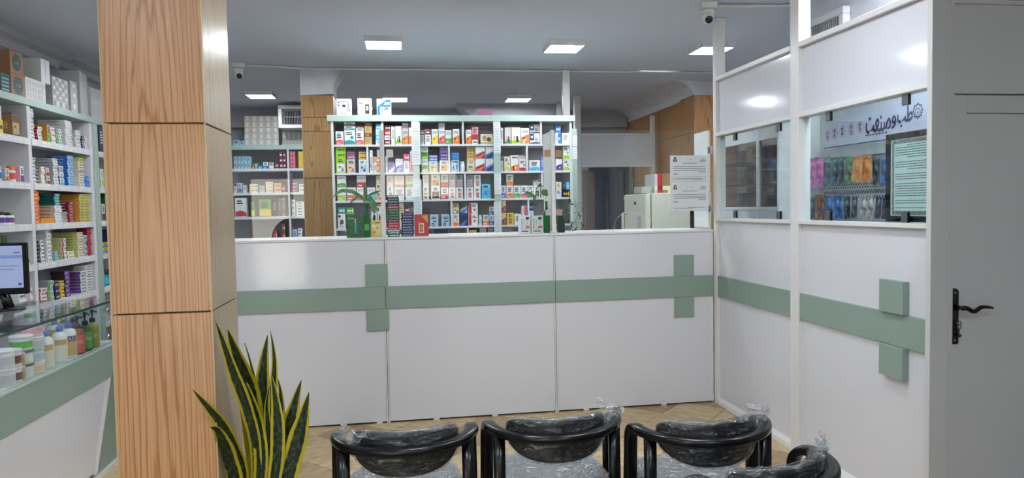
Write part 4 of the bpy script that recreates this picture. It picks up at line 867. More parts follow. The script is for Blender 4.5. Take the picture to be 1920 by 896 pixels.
A(4, 86, 97, 527, 4, 'white box with green flank', 'lgrey', 'end', 'green', 'green', 'grey', None, 0.08)
A(4, 99, 108, 529, 3, 'navy box', 'navy', 'slice', 'lgrey', 'yellow', 'navy', 'lgrey', 0.08)
A(4, 110, 117, 527, 5, 'yellow box', 'yellow', 'slice', 'dark', 'dark', 'yellow', 'black', 0.06)
A(4, 119, 128, 508, 6, 'dark purple box', 'purple', 'slice', 'lgrey', 'dark', 'dark', 'maroon', 0.1)
A(4, 148, 157, 509, 7, 'white box with purple-black flank', 'white', 'slice', 'dark', 'dark', 'purple', 'maroon', 0.2)
A(4, 159, 171, 497, 10, 'white box of the lowest white stack', 'white', 'slice', 'dark', 'grey', 'white', None, 0.1)
# bay left of the white upright
A(0, 2, 17, 226, 1, 'yellow and white box', 'white', 'half', 'yellow', 'dteal', 'yellow', 'black', 0.13)
A(0, 2, 15, 200, 1, 'red and white box on the yellow one', 'white', 'bot', 'lgrey', 'grey', 'red', 'coral', 0.13, onX(9, 226, XS).z + 0.001)
A(0, 33, 48, 216, 1, 'tall brown box with yellow label', 'brown', 'photo', 'gold', 'sky', 'card', 'gold', 0.13)
A(1, 1, 6, 309, 1, 'dark blue carton', 'lgrey', 'bot', 'navy', 'blue', 'cream', None, 0.06)
A(1, 17, 24, 316, 1, 'white and amber carton', 'white', 'bot', 'tan', 'navy', 'lgrey', None, 0.06)
A(1, 44, 51, 312, 1, 'white and purple carton', 'white', 'bot', 'purple', 'purple', 'lpink', None, 0.05)
A(4, 52, 57, 540, 2, 'white box behind the monitor', 'white', 'slice', 'grey', 'grey', 'white', None, 0.08)
A(4, 30, 45, 548, 2, 'white flat box behind the monitor', 'white', 'slice', 'teal', 'red', 'white', None, 0.1)
def left_jar(row, px, w, yt, body, lid, band, l, cap=0.25):
    y = yof(px); r = w/2; zt = onX(px, yt, XS).z; jar(l, (XS-0.02-r, y, LZ[row]+0.0006), r, zt-LZ[row], body, lid, band, group='jars on the left wall shelves', lidh=cap)
left_jar(1, 11, 0.05, 311, 'white', 'white', 'blue', 'blue labelled bottle on second left wall shelf')
left_jar(1, 37, 0.055, 312, 'white', 'orange', 'coral', 'orange capped bottle on second left wall shelf')
left_jar(2, 3, 0.075, 395, 'white', 'white', 'dark', 'white jar with dark label, leftmost on third left wall shelf')
left_jar(2, 14, 0.07, 397, 'white', 'black', 'purple', 'purple labelled jar with black lid beside the white jar')
left_jar(2, 24, 0.06, 398, 'white', 'black', 'purple', 'purple labelled jar, second from the white jar')
left_jar(2, 31, 0.05, 398, 'white', 'green', 'mauve', 'mauve labelled jar with green lid on third left wall shelf')
left_jar(3, 4, 0.08, 441, 'dark', 'olive', None, 'dark jar above the monitor, left one')
left_jar(3, 16, 0.08, 443, 'dark', 'dgreen', None, 'dark jar above the monitor, right one')
left_jar(3, 55.5, 0.05, 477, 'white', 'white', 'green', 'green labelled jar beside the monitor edge')
# far bay beyond the green post
A(0, 194, 202, 236, 1, 'dark navy box beyond the green post', 'navy', 'plain', 'white', 'white', 'dark', None, 0.08)
A(0, 203, 212, 232, 2, 'blue and white box beyond the green post', 'white', 'bot', 'navy', 'blue', 'navy', None, 0.08)
A(1, 194, 204, 318, 2, 'lime and white box beyond the green post', 'white', 'half', 'lime', 'lgrey', 'lolive', None, 0.08)
A(2, 193, 199, 382, 1, 'white and maroon box beyond the green post', 'white', 'bot', 'maroon', 'maroon', 'maroon', None, 0.08)
A(2, 200, 214, 362, 1, 'green carton beyond the green post', 'green', 'top', 'dgreen', 'white', 'dgreen', None, 0.12)
A(3, 192, 203, 454, 2, 'yellow box beyond the green post', 'yellow', 'bot', 'blue', 'lgrey', 'yellow', None, 0.1)
A(3, 204, 212, 430, 2, 'navy box beyond the green post', 'navy', 'slice', 'white', 'sky', 'navy', None, 0.1)
for px in (195.5, 199.5, 203.5):
    left_jar(4, px, 0.055, 500 if px < 197 else 505, 'teal', 'dark', 'sky', 'teal bottle on the fifth shelf beyond the green post, %s' % {195.5: 'nearest', 199.5: 'middle one', 203.5: 'farthest'}[px], 0.35)

# ------------------------------------------------------------------ cartons on top of the left shelves
TZ = 2.3386
def top_box(label, x0, x1, yb, yt, dep, mat_c, prints, setb=0.02, zb=TZ, name='carton', side=None, rot=0.0, group='cartons on top of the left shelves'):
    y0, y1 = onX(x0, yb, XS-setb).y, onX(x1, yb, XS-setb).y; zt = onX((x0+x1)/2, yt, XS-setb).z
    carton(label, y1-y0, dep, zt-zb, mat_c, prints, (XS-setb, (y0+y1)/2, zb), PI/2+rot, group, name, 'carton', side)
    return zt
LOGO = [('d', 0.5, 0.5, 0.36, 'tealink'), ('r', 0.26, 0.44, 0.74, 0.49, 'card'), ('r', 0.32, 0.53, 0.7, 0.57, 'card'), ('r', 0.25, 0.84, 0.75, 0.9, 'brown')]
z = top_box('brown carton with dark oval logo, lower of two on shelf top', 21, 48, 170, 140, 0.22, 'card', LOGO)
top_box('brown carton with dark oval logo, upper of two on shelf top', 20, 44, 140, 98, 0.24, 'card', LOGO, zb=z+0.001)
z = top_box('shrink-wrapped white vial pack beneath the white carton', 49, 86, 185, 150, 0.12, 'white', [('r', k/7+0.02, 0.08+j*0.3, k/7+0.11, 0.3+j*0.3, 'lgrey') for k in range(7) for j in range(3)])
top_box('plain white carton tilted over the wrapped pack on shelf top', 78, 94, 150, 113, 0.24, 'white', [('r', 0.46, 0, 0.54, 1, 'lgrey')], zb=z+0.001)
z = TZ
for k in range(6):
    yb = 204 - k*9
    zz = top_box('silver strip box in the glittering stack on shelf top, %s up' % ORD[k+1], 100, 129, 200, 197-8.2*(k+1), 0.13, 'silver', [('r', q/5+0.02, 0.2, q/5+0.14, 0.8, 'white' if (q+k) % 2 else 'grey') for q in range(5)], zb=z+0.0005, side='lgrey'); z = zz
z = TZ
for k in range(3):
    zz = top_box('foil wrapped pack in the stack beside the silver boxes, %s up' % ORD[k+1], 134, 146, 205, 205-17*(k+1), 0.12, 'lgrey', [('r', 0.1, 0.15, 0.9, 0.85, 'silver'), ('r', 0.3, 0.3, 0.7, 0.7, 'white')], zb=z+0.0005); z = zz
for k in range(4):
    top_box('upright grey folder box on shelf top, %s from the silver stack' % ORD[k+1], 152+k*3.6, 155+k*3.6, 208, 134+k*3, 0.16, 'lgrey', [('r', 0.2, 0.05, 0.8, 0.95, 'silver')], setb=0.04)
z = TZ
for k in range(2):
    z2 = top_box('vial tray pack on the far end of shelf top, %s' % ('lower' if k == 0 else 'upper'), 172, 193, 212, 190-22*k, 0.14, 'lgrey', [('r', q/8+0.01, 0.12, q/8+0.1, 0.88, 'silver') for q in range(8)], zb=z+0.0005); z = z2
top_box('teal wrapped bundle at the left edge of shelf top', 2, 19, 165, 138, 0.2, 'tealink', [('r', 0.1, 0.12+0.2*k, 0.9, 0.18+0.2*k, 'lblue') for k in range(4)])

# ================================================================== GLASS DISPLAY COUNTER (left)
XD, GTOP, BASE = -1.74, 1.0, 0.728
YE0, YE1 = 1.2, 4.62
dc = thing('display_counter', 'glass topped display counter with sage green band and white base', 'counter', (XD, 0, 0))
MB().bbox(-0.5, 0.0, YE0, YE1, 0.545, BASE, GREEN, 0.002).build('band', dc)
boxpart('band_edge', dc, (-0.5, 0.004, YE0, YE1, BASE+0.0005, BASE+0.012), SHELFG, 0.001)
boxpart('shelf_board', dc, (-0.495, -0.02, YE0+0.01, YE1-0.01, BASE+0.0125, BASE+0.016), WHITE2)
sl = [(YE0, 0.06), (4.21, 0.06), (4.452, 0.544), (YE0, 0.544)]
m = MB(); m.prism(sl, 'x', -0.03, -0.012, WHITE); m.build('white_panel', dc)
m = MB(); m.prism([(4.213, 0.05), (4.245, 0.05), (4.488, 0.544), (4.455, 0.544)], 'x', -0.02, -0.004, WHITE2); m.build('slant_trim', dc)
m = MB(); m.prism([(4.247, 0.03), (YE1, 0.03), (YE1, 0.544), (4.49, 0.544)], 'x', -0.035, -0.02, GREEN); m.build('green_panel', dc)
boxpart('plinth', dc, (-0.03, -0.004, YE0, YE1, 0.0, 0.03), WHITE2)
boxpart('core', dc, (-0.49, -0.04, YE0, YE1-0.01, 0.0, 0.544), WHITE2)
MB().box(-0.5, 0.012, YE0, YE1, GTOP-0.012, GTOP, GLASSB).build('glass_top', dc)
boxpart('glass_edge', dc, (0.0121, 0.0135, YE0, YE1, GTOP-0.0125, GTOP+0.0005), M('dark_glass_edge', C(36,72,66), 0.15))
MB().box(-0.01, -0.004, YE0, 4.455, BASE+0.0125, GTOP-0.0125, GLASS).build('glass_front', dc)
MB().box(-0.01, -0.004, 4.465, YE1, BASE+0.0125, GTOP-0.0125, GLASS).build('glass_front', dc)
MB().box(-0.48, -0.011, 4.458, 4.464, BASE+0.0165, GTOP-0.0125, GLASSB).build('glass_side', dc)
boxpart('frame_strip', dc, (-0.5, -0.49, 4.04, 4.06, BASE+0.0165, GTOP-0.0125), WHITE2)
for z in (0.79, 0.945):
    m = MB(); m.tube([(-0.004, 4.46, z), (0.006, 4.46, z)], 0.014, CHROME, 12, up=(0, 0, 1)); m.tube([(0.006, 4.46, z), (0.010, 4.46, z)], 0.008, STEEL, 10); m.build('glass_clamp', dc)
DZ = BASE + 0.0166
def at_base(px, py, r=0.04):
    p = onZ(px, py, DZ); return (max(min(p.x, XD-0.016-r), XD-0.475+r), p.y)
def pump(label, px, py, ytop, w, body, collar, head, band, band2=None, clear=False, text=None, txtcol='white'):
    x, y = at_base(px, py, w/2)
    h = min((py-ytop)/FPX*y*1.02, GTOP-0.016-DZ); r = w/2
    t = thing('pump_bottle', label, 'bottle', (x, y, DZ) , 0.35, 'pump bottles in the glass counter')
    hb = h*0.66
    m = MB(); m.lathe([(r*0.92, 0), (r, 0.006), (r, hb*0.82), (r*0.8, hb*0.95), (r*0.42, hb), (r*0.40, hb+0.002)], pm(body), 16); m.build('body', t)
    m = MB(); m.lathe([(r*0.46, hb+0.0025), (r*0.48, hb+h*0.1), (r*0.36, hb+h*0.12)], pm(collar), 14); m.build('collar', t)
    m = MB(); zz = hb+h*0.12; m.lathe([(r*0.13, zz), (r*0.13, zz+h*0.10), (r*0.24, zz+h*0.11), (r*0.24, h*0.985), (r*0.2, h)], pm(head), 10)
    m.tube([(0, 0, h*0.955), (r*0.5, -r*0.3, h*0.955), (r*0.75, -r*0.45, h*0.93)], r*0.12, pm(head), 6); m.build('pump_head', t)
    m = MB(); rr = r*1.008; a0 = -PI*0.5 - 0.95; a1 = -PI*0.5 + 1.35
    def lab(u, v): a = a0+(a1-a0)*u; return (rr*math.cos(a), rr*math.sin(a), hb*(0.1+0.66*v))
    m.grid(lab, 10, 2, pm(band), True)
    if band2:
        rr2 = r*1.014
        def lab2(u, v): a = a0+(a1-a0)*(0.1+0.8*u); return (rr2*math.cos(a), rr2*math.sin(a), hb*(0.58+0.18*v))
        m.grid(lab2, 8, 2, pm(band2), True)
    if text:
        rr3 = r*1.02; tv, tf = text_mesh(text)
        m.add([(rr3*math.cos(-PI/2-0.62+1.5*a), rr3*math.sin(-PI/2-0.62+1.5*a), hb*(0.42+0.14*b) if not band2 else hb*(0.61+0.12*b)) for a, b in tv], tf, pm(txtcol))
    m.build('label', t)
pump('white pump lotion bottle with blue collar, nearest of three', 118, 688, 607, 0.07, 'white', 'blue', 'white', 'cream', 'gold')
pump('white pump lotion bottle with blue collar, middle of three', 136, 677, 595, 0.068, 'white', 'blue', 'white', 'cream', 'tan')
pump('white pump lotion bottle with navy label and nut print', 156, 669, 592, 0.074, 'white', 'blue', 'white', 'gold', 'navy', text='COLD')
pump('red shampoo bottle with black pump, front of the dark row', 172, 662, 596, 0.066, 'brick', 'black', 'black', 'coral', text='FAVOR')
pump('green shampoo bottle with black pump', 182, 656, 590, 0.066, 'dgreen', 'black', 'black', 'green', text='OMNI')
pump('olive shampoo bottle with black pump, rightmost in glass counter', 194, 650, 585, 0.066, 'olive', 'black', 'black', 'olive', text='CE')
pump('dark pump bottle standing behind the white lotions', 140, 640, 588, 0.06, 'dark', 'black', 'black', 'dark')
pump('pump bottle with blue collar far back near the tubs', 100, 640, 598, 0.06, 'white', 'blue', 'white', 'tan')
def tub(label, px, py, ytop, w, body, lid, band, zb=0.0, bodyh=None):
    x, y = at_base(px, py, w*0.53); h = bodyh or min((py-ytop)/FPX*y, GTOP-0.02-DZ)
    jar(label, (x, y, DZ+zb), w/2, h, body, lid, band, 'cream_tub', 'tub', 0.97, 0.16, 'tubs in the glass counter', 18, lidw=1.04); return h
h = tub('pale tub stacked lowest beside the lotion bottles', 86, 697, 650, 0.098, 'white', 'white', 'peach', 0, 0.058)
tub('pale tub with blue print, second up beside the lotions', 86, 697, 650, 0.098, 'white', 'lblue', 'lblue', 0.0585, 0.062)
tub('pale tub with violet print, third up beside the lotions', 86, 697, 650, 0.098, 'white', 'white', 'lgrey', 0.121, 0.058)
tub('pale tub with pink print, top of the tall tub stack', 86, 697, 650, 0.1, 'white', 'lpink', 'lpink', 0.1795, 0.062)
tub('white tub with dark green lid, lowest of three', 67, 706, 660, 0.088, 'white', 'dgreen', None, 0, 0.065)
tub('white tub with dark green lid, middle of three', 67, 706, 660, 0.088, 'white', 'dgreen', None, 0.0655, 0.065)
tub('white tub with green band and white lid above the dark lids', 67, 706, 660, 0.092, 'white', 'white', 'green', 0.131, 0.07)
tub('small clear tub with green label, lower of two', 56.5, 713, 680, 0.055, 'tan', 'lgrey', 'olive', 0, 0.066)
tub('small clear tub with green label, upper of two', 56.5, 713, 680, 0.055, 'tan', 'lgrey', 'olive', 0.0665, 0.066)
tub('white jar with maroon label, lower of two', 43, 716, 690, 0.062, 'white', 'white', 'maroon', 0, 0.075)
tub('white jar with maroon label, upper of two', 43, 716, 690, 0.062, 'white', 'white', 'maroon', 0.0755, 0.08)
tub('white tub with black lips print, lower of two', 27, 722, 680, 0.085, 'white', 'white', 'lgrey', 0, 0.08)
tub('white tub with black lips print, upper of two', 27, 722, 680, 0.085, 'white', 'white', 'lgrey', 0.0805, 0.085)
for i, (px, py) in enumerate(((17, 736), (4, 742))):
    for k in range(2):
        tub('squat white jar with purple rim, %s stack from the lips tubs, %s' % (('first', 'second')[i], ('lower', 'upper')[k]), px, py, 690, 0.05, 'white', 'white', 'purple', 0.047*k, 0.0465)
tub('pale blue lidded bucket behind the jars in the glass counter', 62, 672, 600, 0.11, 'white', 'lblue', 'sky', 0, 0.21)
# ------------------------------------------------------------------ monitor on the glass top
mp = onZ(14, 581, GTOP)
mo = thing('computer_monitor', 'black computer monitor standing on the glass counter top', 'monitor', (mp.x-0.02, mp.y, GTOP+0.0006), 0.0)
rx = onY(53, 500, mp.y).x - mo.location.x; zt = onY(30, 455, mp.y).z - GTOP; zb = onY(30, 551, mp.y).z - GTOP; WM = 0.46
m = MB(); m.bbox(rx-WM, rx, -0.02, 0.012, zb, zt, BLACKP, 0.004); m.build('housing', mo)
SCR = M('lit_screen', C(120,130,160), 0.3, emit=0.35)
m = MB(); m.add([(rx-WM+0.015, -0.0206, zb+0.035), (rx-0.017, -0.0206, zb+0.035), (rx-0.017, -0.0206, zt-0.016), (rx-WM+0.015, -0.0206, zt-0.016)], [(0, 1, 2, 3)], SCR)
s1 = M('screen_band', C(90,110,150), 0.3, emit=0.3); s2 = M('screen_text', C(60,66,90), 0.3, emit=0.1)
hh = zt - zb
m.box(rx-WM+0.015, rx-0.018, -0.0212, -0.0208, zt-0.30*hh, zt-0.24*hh, s1).box(rx-0.06, rx-0.03, -0.0212, -0.0208, zt-0.2*hh, zt-0.18*hh, s2).box(rx-0.3, rx-0.04, -0.0212, -0.0208, zt-0.45*hh, zt-0.44*hh, s2).box(rx-0.2, rx-0.06, -0.0212, -0.0208, zt-0.52*hh, zt-0.51*hh, s2)
m.disc((rx-0.035, -0.0214, zb+0.055), (0.009, 0, 0), (0, 0, 0.007), s2); m.build('screen', mo)
m = MB(); m.lathe([(0.10, 0.0), (0.105, 0.004), (0.09, 0.012), (0.03, 0.016)], BLACKP, 24); m.build('base', mo)
m = MB(); m.tube([(0.03, 0.0, 0.012), (0.01, 0.01, 0.06), (-0.02, 0.014, 0.14)], 0.022, BLACKP, 8, ab=(1.3, 0.6)); m.build('neck', mo)

# ================================================================== REAR LEFT SHELF
YR = 9.5
rs = thing('shelf_unit', 'grey-white rear shelf with sage green top left of the rear column', 'shelf unit', (0, YR, 0))
rx0, rx1 = -2.6, onY(575, 300, YR).x + 0.35
RZ = [2.061, 1.754, 1.445, 1.14, 0.84]
MB().bbox(rx0, rx1, -0.012, 0.3, 2.302, 2.36, SHELFG, 0.002).build('top', rs)
boxpart('back', rs, (rx0, rx1, 0.29, 0.296, 0, 2.301), M('shelf_back3', C(150,152,160), 0.6))
xd = onY(540, 300, YR).x
for x in (rx0+0.01, xd, rx1-0.01): boxpart('upright', rs, (x-0.012, x+0.012, 0, 0.289, 0, 2.301), SHELFW, 0.001)
for z in RZ:
    for a, b in ((rx0+0.023, xd-0.013), (xd+0.013, rx1-0.023)): boxpart('shelf', rs, (a, b, 0.001, 0.289, z-0.035, z), SHELFW, 0.001)
def rear(x0, x1, yt, zb, n, desc, base, st, c1, c2, name='medicine_box', dep=0.1):
    a = onY(x0, yt, YR+0.02); b = onY(x1, yt, YR+0.02); h = (a.z-zb)/n; first = None; me = carton_mesh(b.x-a.x-0.003, dep, h-0.0006, base, style(st, c1, c2))
    for k in range(n):
        if first is None: o = first = me.build(name)
        else: o = first.copy(); COL.objects.link(o)
        o.location = ((a.x+b.x)/2, YR+0.02, zb + k*h)
        pos = '' if n == 1 else (', bottom one' if k == 0 else (', uppermost' if k == n-1 else ', %s up' % ORD[k+1]))
        tag(o, '%s on the rear left shelf%s' % (desc, pos), 'box', 'boxes on the rear left shelf')
T0 = 2.3606
VT = [('r', q/9+0.01, 0.1, q/9+0.095, 0.9, 'silver' if q % 2 else 'cream') for q in range(9)]
zc = T0
for k in range(5):
    a = onY(458, 272-11*(k+1), YR+0.02); b = onY(523, 272, YR+0.02)
    carton('vial tray in the tall wrapped stack on the rear shelf top, %s up' % ORD[k+1], b.x-a.x, 0.2, a.z-zc-0.001, 'lgrey', VT, ((a.x+b.x)/2, YR+0.02, zc), 0, 'vial trays on the rear shelf top', 'vial_tray', 'tray'); zc = a.z
for x0, x1, yt, n, d in ((437, 449, 262, 1, 'white pack at the left of the rear shelf top'), (450, 457, 264, 1, 'small pale pack beside the tall vial stack')):
    a = onY(x0, yt, YR+0.02); b = onY(x1, yt, YR+0.02); carton(d, b.x-a.x, 0.1, a.z-T0, 'lblue', style('plain', 'navy', 'grey'), ((a.x+b.x)/2, YR+0.02, T0), 0, None, 'vial_tray', 'tray')
for k, (yt, yb) in enumerate(((261, 272), (248, 261))):
    a = onY(529, yt, YR+0.02); b = onY(572, yt, YR+0.02); zb = T0 if k == 0 else zp; carton('wrapped vial pack under the air grille, %s' % ('lower', 'upper')[k], b.x-a.x, 0.15, a.z-zb-0.001, 'lgrey' if k else 'silver', VT if k else [('r', q/7+0.02, 0.2+0.4*j, q/7+0.1, 0.4+0.4*j, 'grey') for q in range(7) for j in range(2)], ((a.x+b.x)/2, YR+0.02, zb), 0, None, 'vial_tray', 'tray'); zp = a.z
for i, x in enumerate((438, 444.5, 451, 457.5, 464)): rear(x, x+6, 293, RZ[0]+0.0006, 2, 'silver-blue box, %s from left' % ORD[i+1], 'lblue', 'plain', 'dgreen', 'grey')
for x0, x1, yt, d, b, c1 in ((472, 477, 307, 'small olive jar box', 'olive', 'gold'), (478, 483, 307, 'small white box', 'white', 'grey'), (484, 492, 304, 'dark teal box', 'dteal', 'sky'), (493, 503, 304, 'blue and white box', 'white', 'blue'), (504, 513, 304, 'plain grey-white box', 'lgrey', 'white')): rear(x0, x1, yt, RZ[0]+0.0006, 1, d, b, 'bot', c1, 'white')
rear(515, 522.5, 304, RZ[0]+0.0006, 1, 'maroon short box', 'maroon', 'slice', 'lgrey', 'lgrey')
rear(523, 529.5, 285, RZ[0]+0.0006, 3, 'maroon box, left column', 'maroon', 'slice', 'white', 'white')
rear(529.8, 535.5, 285, RZ[0]+0.0006, 3, 'maroon box, right column', 'maroon', 'slice', 'white', 'white')
rear(543.5, 548, 284, RZ[0]+0.0006, 4, 'pink box, left column', 'pink', 'slice', 'lpink', 'lpink')
rear(548.5, 553, 284, RZ[0]+0.0006, 4, 'pink box, right column', 'pink', 'slice', 'lpink', 'lpink')
rear(559, 570, 284, RZ[0]+0.0006, 6, 'yellow box beside the rear column', 'yellow', 'slice', 'gold', 'gold')
for x0, x1, yt, n, d, b, st, c1 in ((438, 444, 343, 1, 'maroon and white box', 'white', 'top', 'maroon'), (446, 453, 343, 1, 'blue and white bottle box', 'white', 'bot', 'blue'), (455, 462, 347, 1, 'white box', 'white', 'plain', 'grey'), (467, 483, 345, 2, 'pale beige box', 'cream', 'slice', 'tan'), (486, 496, 348, 1, 'pale green box', 'lgrey', 'plain', 'green'), (498, 512, 341, 3, 'cream long box', 'cream', 'slice', 'peach'), (514, 527, 343, 2, 'pale coral box', 'peach', 'slice', 'coral'), (528, 535, 346, 1, 'brick red box', 'brick', 'slice', 'lgrey'), (544, 558, 341, 3, 'mauve flat box', 'mauve', 'slice', 'lpink'), (560, 570, 345, 2, 'white flat box', 'white', 'slice', 'grey')):
    rear(x0, x1, yt, RZ[1]+0.0006, n, d + ' on second row', b, st, c1, 'grey')
for x0, x1, yt, n, d, b, st, c1 in ((440, 462, 371, 1, 'white carton with red arcs', 'white', 'wave2', 'red'), (470, 477, 379, 1, 'green and yellow narrow box', 'green', 'bot', 'yellow'), (485, 508, 374, 1, 'green and yellow box with white letters', 'green', 'bot', 'yellow'), (511, 519, 372, 1, 'dark bottle box', 'dark', 'plain', 'grey'), (520, 527, 372, 1, 'dark brown box', 'brown', 'plain', 'grey'), (527.5, 534.5, 371, 2, 'grey box', 'grey', 'plain', 'dark'), (546, 553, 374, 3, 'white stacked box', 'white', 'slice', 'grey'), (555, 570, 378, 5, 'white flat stacked box', 'white', 'slice', 'dark')):
    rear(x0, x1, yt, RZ[2]+0.0006, n, d + ' on third row', b, st, c1, 'white')
for x0, x1, yt, n, d, b, st, c1 in ((511, 520, 432, 1, 'orange-red box', 'brick', 'slice', 'coral'), (528, 535, 420, 2, 'brown box', 'brown', 'slice', 'tan'), (549, 557, 430, 1, 'pale blue box', 'lblue', 'plain', 'blue'), (558, 566, 428, 3, 'white and mauve box', 'white', 'slice', 'maroon')):
    rear(x0, x1, yt, RZ[3]+0.0006, n, d + ' on fourth row', b, st, c1, 'white')

# ================================================================== REAR RIGHT: inner partition, fridge, files
YP = 8.6
ip = thing('inner_partition', 'white framed inner partition with a wide doorway behind the fridge', 'partition', (0, YP, 0))
a = onY(1085, 250, YP); b = onY(1228, 250, YP); zl = onY(1150, 313, YP).z
for x0, x1, zt in ((a.x-0.05, a.x+0.03, CZ-0.002), (b.x-0.045, b.x+0.0, CZ-0.24)): MB().bbox(x0, x1, 0, 0.06, 0, zt, WHITE2, 0.003).build('post', ip)
boxpart('panel', ip, (a.x+0.031, b.x-0.046, 0.015, 0.04, zl+0.03, a.z-0.03), WHITE)
boxpart('top_rail', ip, (a.x+0.031, b.x-0.046, 0, 0.06, a.z-0.029, a.z), WHITE2, 0.002)
boxpart('lintel', ip, (a.x+0.031, b.x-0.046, 0, 0.06, zl, zl+0.029), WHITE2, 0.002)
# open door leaf, swung back
p0 = a.x + 0.05
od = thing('panel_door', 'pale grey panelled door standing open beside the fridge', 'door', (p0, YP+0.05, 0.0), math.radians(62))
boxpart('leaf', od, (0, 0.7, 0, 0.04, 0.005, zl-0.02), M('pale_door', C(200,200,206), 0.4), 0.002)
for z0, z1 in ((0.15, 0.85), (0.98, zl-0.16)): boxpart('raised_panel', od, (0.1, 0.6, -0.012, -0.0005, z0, z1), M('pale_door', C(200,200,206), 0.4), 0.006)
dkd = M('slate_door', C(84,92,110), 0.45)
x0 = onY(1120, 350, 9.6).x; x1 = onY(1160, 350, 9.6).x
dd = thing('panel_door', 'dark slate panelled door at the back of the inner room', 'door', (x0, 9.88, 0.0), 0)
boxpart('leaf', dd, (-0.04, min(x1, XW-0.3)-x0-0.02, 0, 0.05, 0.0, 2.05), dkd, 0.002)
for z0, z1 in ((0.15, 0.95), (1.08, 1.93)): boxpart('raised_panel', dd, (0.03, min(x1, XW-0.3)-x0-0.07, -0.012, -0.0005, z0, z1), dkd, 0.008)
a = onY(1170, 320, 9.55); b = Vector((XW-0.03, 9.55, 1)); a.x = min(a.x, b.x-0.25)
cb = thing('tall_cabinet', 'grey steel cabinet with narrow doors in the inner room', 'cabinet', (a.x, 9.55, 0), 0)
gm = M('grey_steel_paint', C(120,124,134), 0.4)
boxpart('carcass', cb, (0, b.x-a.x, 0.02, 0.38, 0, 2.05), gm, 0.003)
for k in range(2): boxpart('cabinet_door', cb, (0.01+k*(b.x-a.x)/2, (k+1)*(b.x-a.x)/2-0.01, 0.0, 0.0195, 0.05, 2.0), gm, 0.003)
m = MB(); m.tube([(0.14+0.03*math.cos(k*PI/8), -0.012, 1.60+0.03*math.sin(k*PI/8)) for k in range(17)], 0.006, CHROME, 6, up=(0, 1, 0)); m.build('ring_handle', cb)
# fridge: door faces left, flank faces the camera
p = onY(1210, 362, 6.6); fx0 = p.x; fy1 = onX(1170, 362, fx0).y
FRM = M('cream_enamel', C(222,224,208), 0.35)
fr = thing('refrigerator', 'cream refrigerator behind the glass, its door facing left', 'refrigerator', (fx0, 6.6, 0))
MB().bbox(0.065, 0.68, 0, fy1-6.6, 0.03, p.z, FRM, 0.006).build('body', fr)
MB().bbox(0.0, 0.055, 0, fy1-6.6, 0.05, p.z-0.004, FRM, 0.01).build('fridge_door', fr)
boxpart('gasket', fr, (0.055, 0.065, 0.01, fy1-6.61, 0.05, p.z-0.01), M('gasket', C(120,118,100), 0.7))
for q in ((0.1, 0.05), (0.6, 0.05), (0.1, 0.55), (0.6, 0.55)): boxpart('foot', fr, (q[0], q[0]+0.04, q[1], q[1]+0.04, 0, 0.03), BLACKP)
yh = fy1-6.6-0.06
m = MB(); m.tube([(-0.001, yh, 1.42), (-0.035, yh, 1.42), (-0.035, yh, 1.15), (-0.001, yh, 1.15)], 0.014, FRM, 8); m.build('door_handle', fr)
boxpart('badge', fr, (-0.0015, -0.0002, 0.28, 0.34, p.z-0.11, p.z-0.08), INK)
m = MB(); m.box(-0.0012, -0.0002, 0.12, 0.26, 1.02, 1.40, M('lilac_paper', C(206,204,222), 0.8))
for k in range(12): m.box(-0.0018, -0.0013, 0.135, 0.245-0.03*random.random(), 1.37-k*0.028, 1.376-k*0.028, M('faint_ink', C(150,160,172), 0.8))
tag(m.build('note_sheet', None, (fx0, 6.6, 0)), 'long lilac paper list taped to the fridge door', 'paper')
boxpart('dark_strip', fr, (0.455, 0.495, -0.004, -0.0005, 0.1, p.z-0.15), GAP)
fz = p.z + 0.0006
for k in range(3):
    tag(MB().bbox(0.0, 0.105, 0.12, 0.34, k*0.022, k*0.022+0.0205, M('tray_grey', C(170,172,170), 0.5), 0.002).build('file_tray', None, (fx0, 6.6, fz)), 'grey flat file box on the fridge, %s' % ('lowest', 'middle one', 'topmost')[k], 'file box')
for px0, px1, yt, col, l in ((1227, 1233, 326, 'lgrey', 'pale lever file on the fridge, leftmost'), (1233.5, 1241, 325, 'red', 'crimson lever file on the fridge'), (1241.5, 1262, 325, 'card', 'brown lever file box on the fridge, rightmost')):
    a = onY(px0, yt, 6.72); b = onY(px1, yt, 6.72); t = thing('lever_file', l, 'file', (a.x, 6.72, fz), 0, 'lever files on the fridge')
    MB().bbox(0, b.x-a.x-0.001, 0, 0.28, 0, a.z-fz, pm(col), 0.002).build('cover', t)
    boxpart('spine_label', t, (0.004, b.x-a.x-0.005, -0.0012, -0.0003, 0.03, 0.07), pm('maroon' if col == 'red' else 'cream'))
a = onY(1252.5, 371, 6.715); b = onY(1258, 353, 6.715)
tag(MB().box(a.x, b.x, -0.001, 0, a.z, b.z, M('yellow_note', C(226,222,150), 0.7)).build('sticky_note', None, (0, 6.7178, 0)), 'pale yellow note stuck on the brown file box', 'note')
a = onY(1045, 210, 9.1); b = onY(1053, 210, 9.1)
tag(MB().bbox(a.x, b.x, 9.1, 9.16, 0, CZ-0.002, WHITE2, 0.003).build('ceiling_post'), 'short looking white post far behind the middle shelf end', 'post')
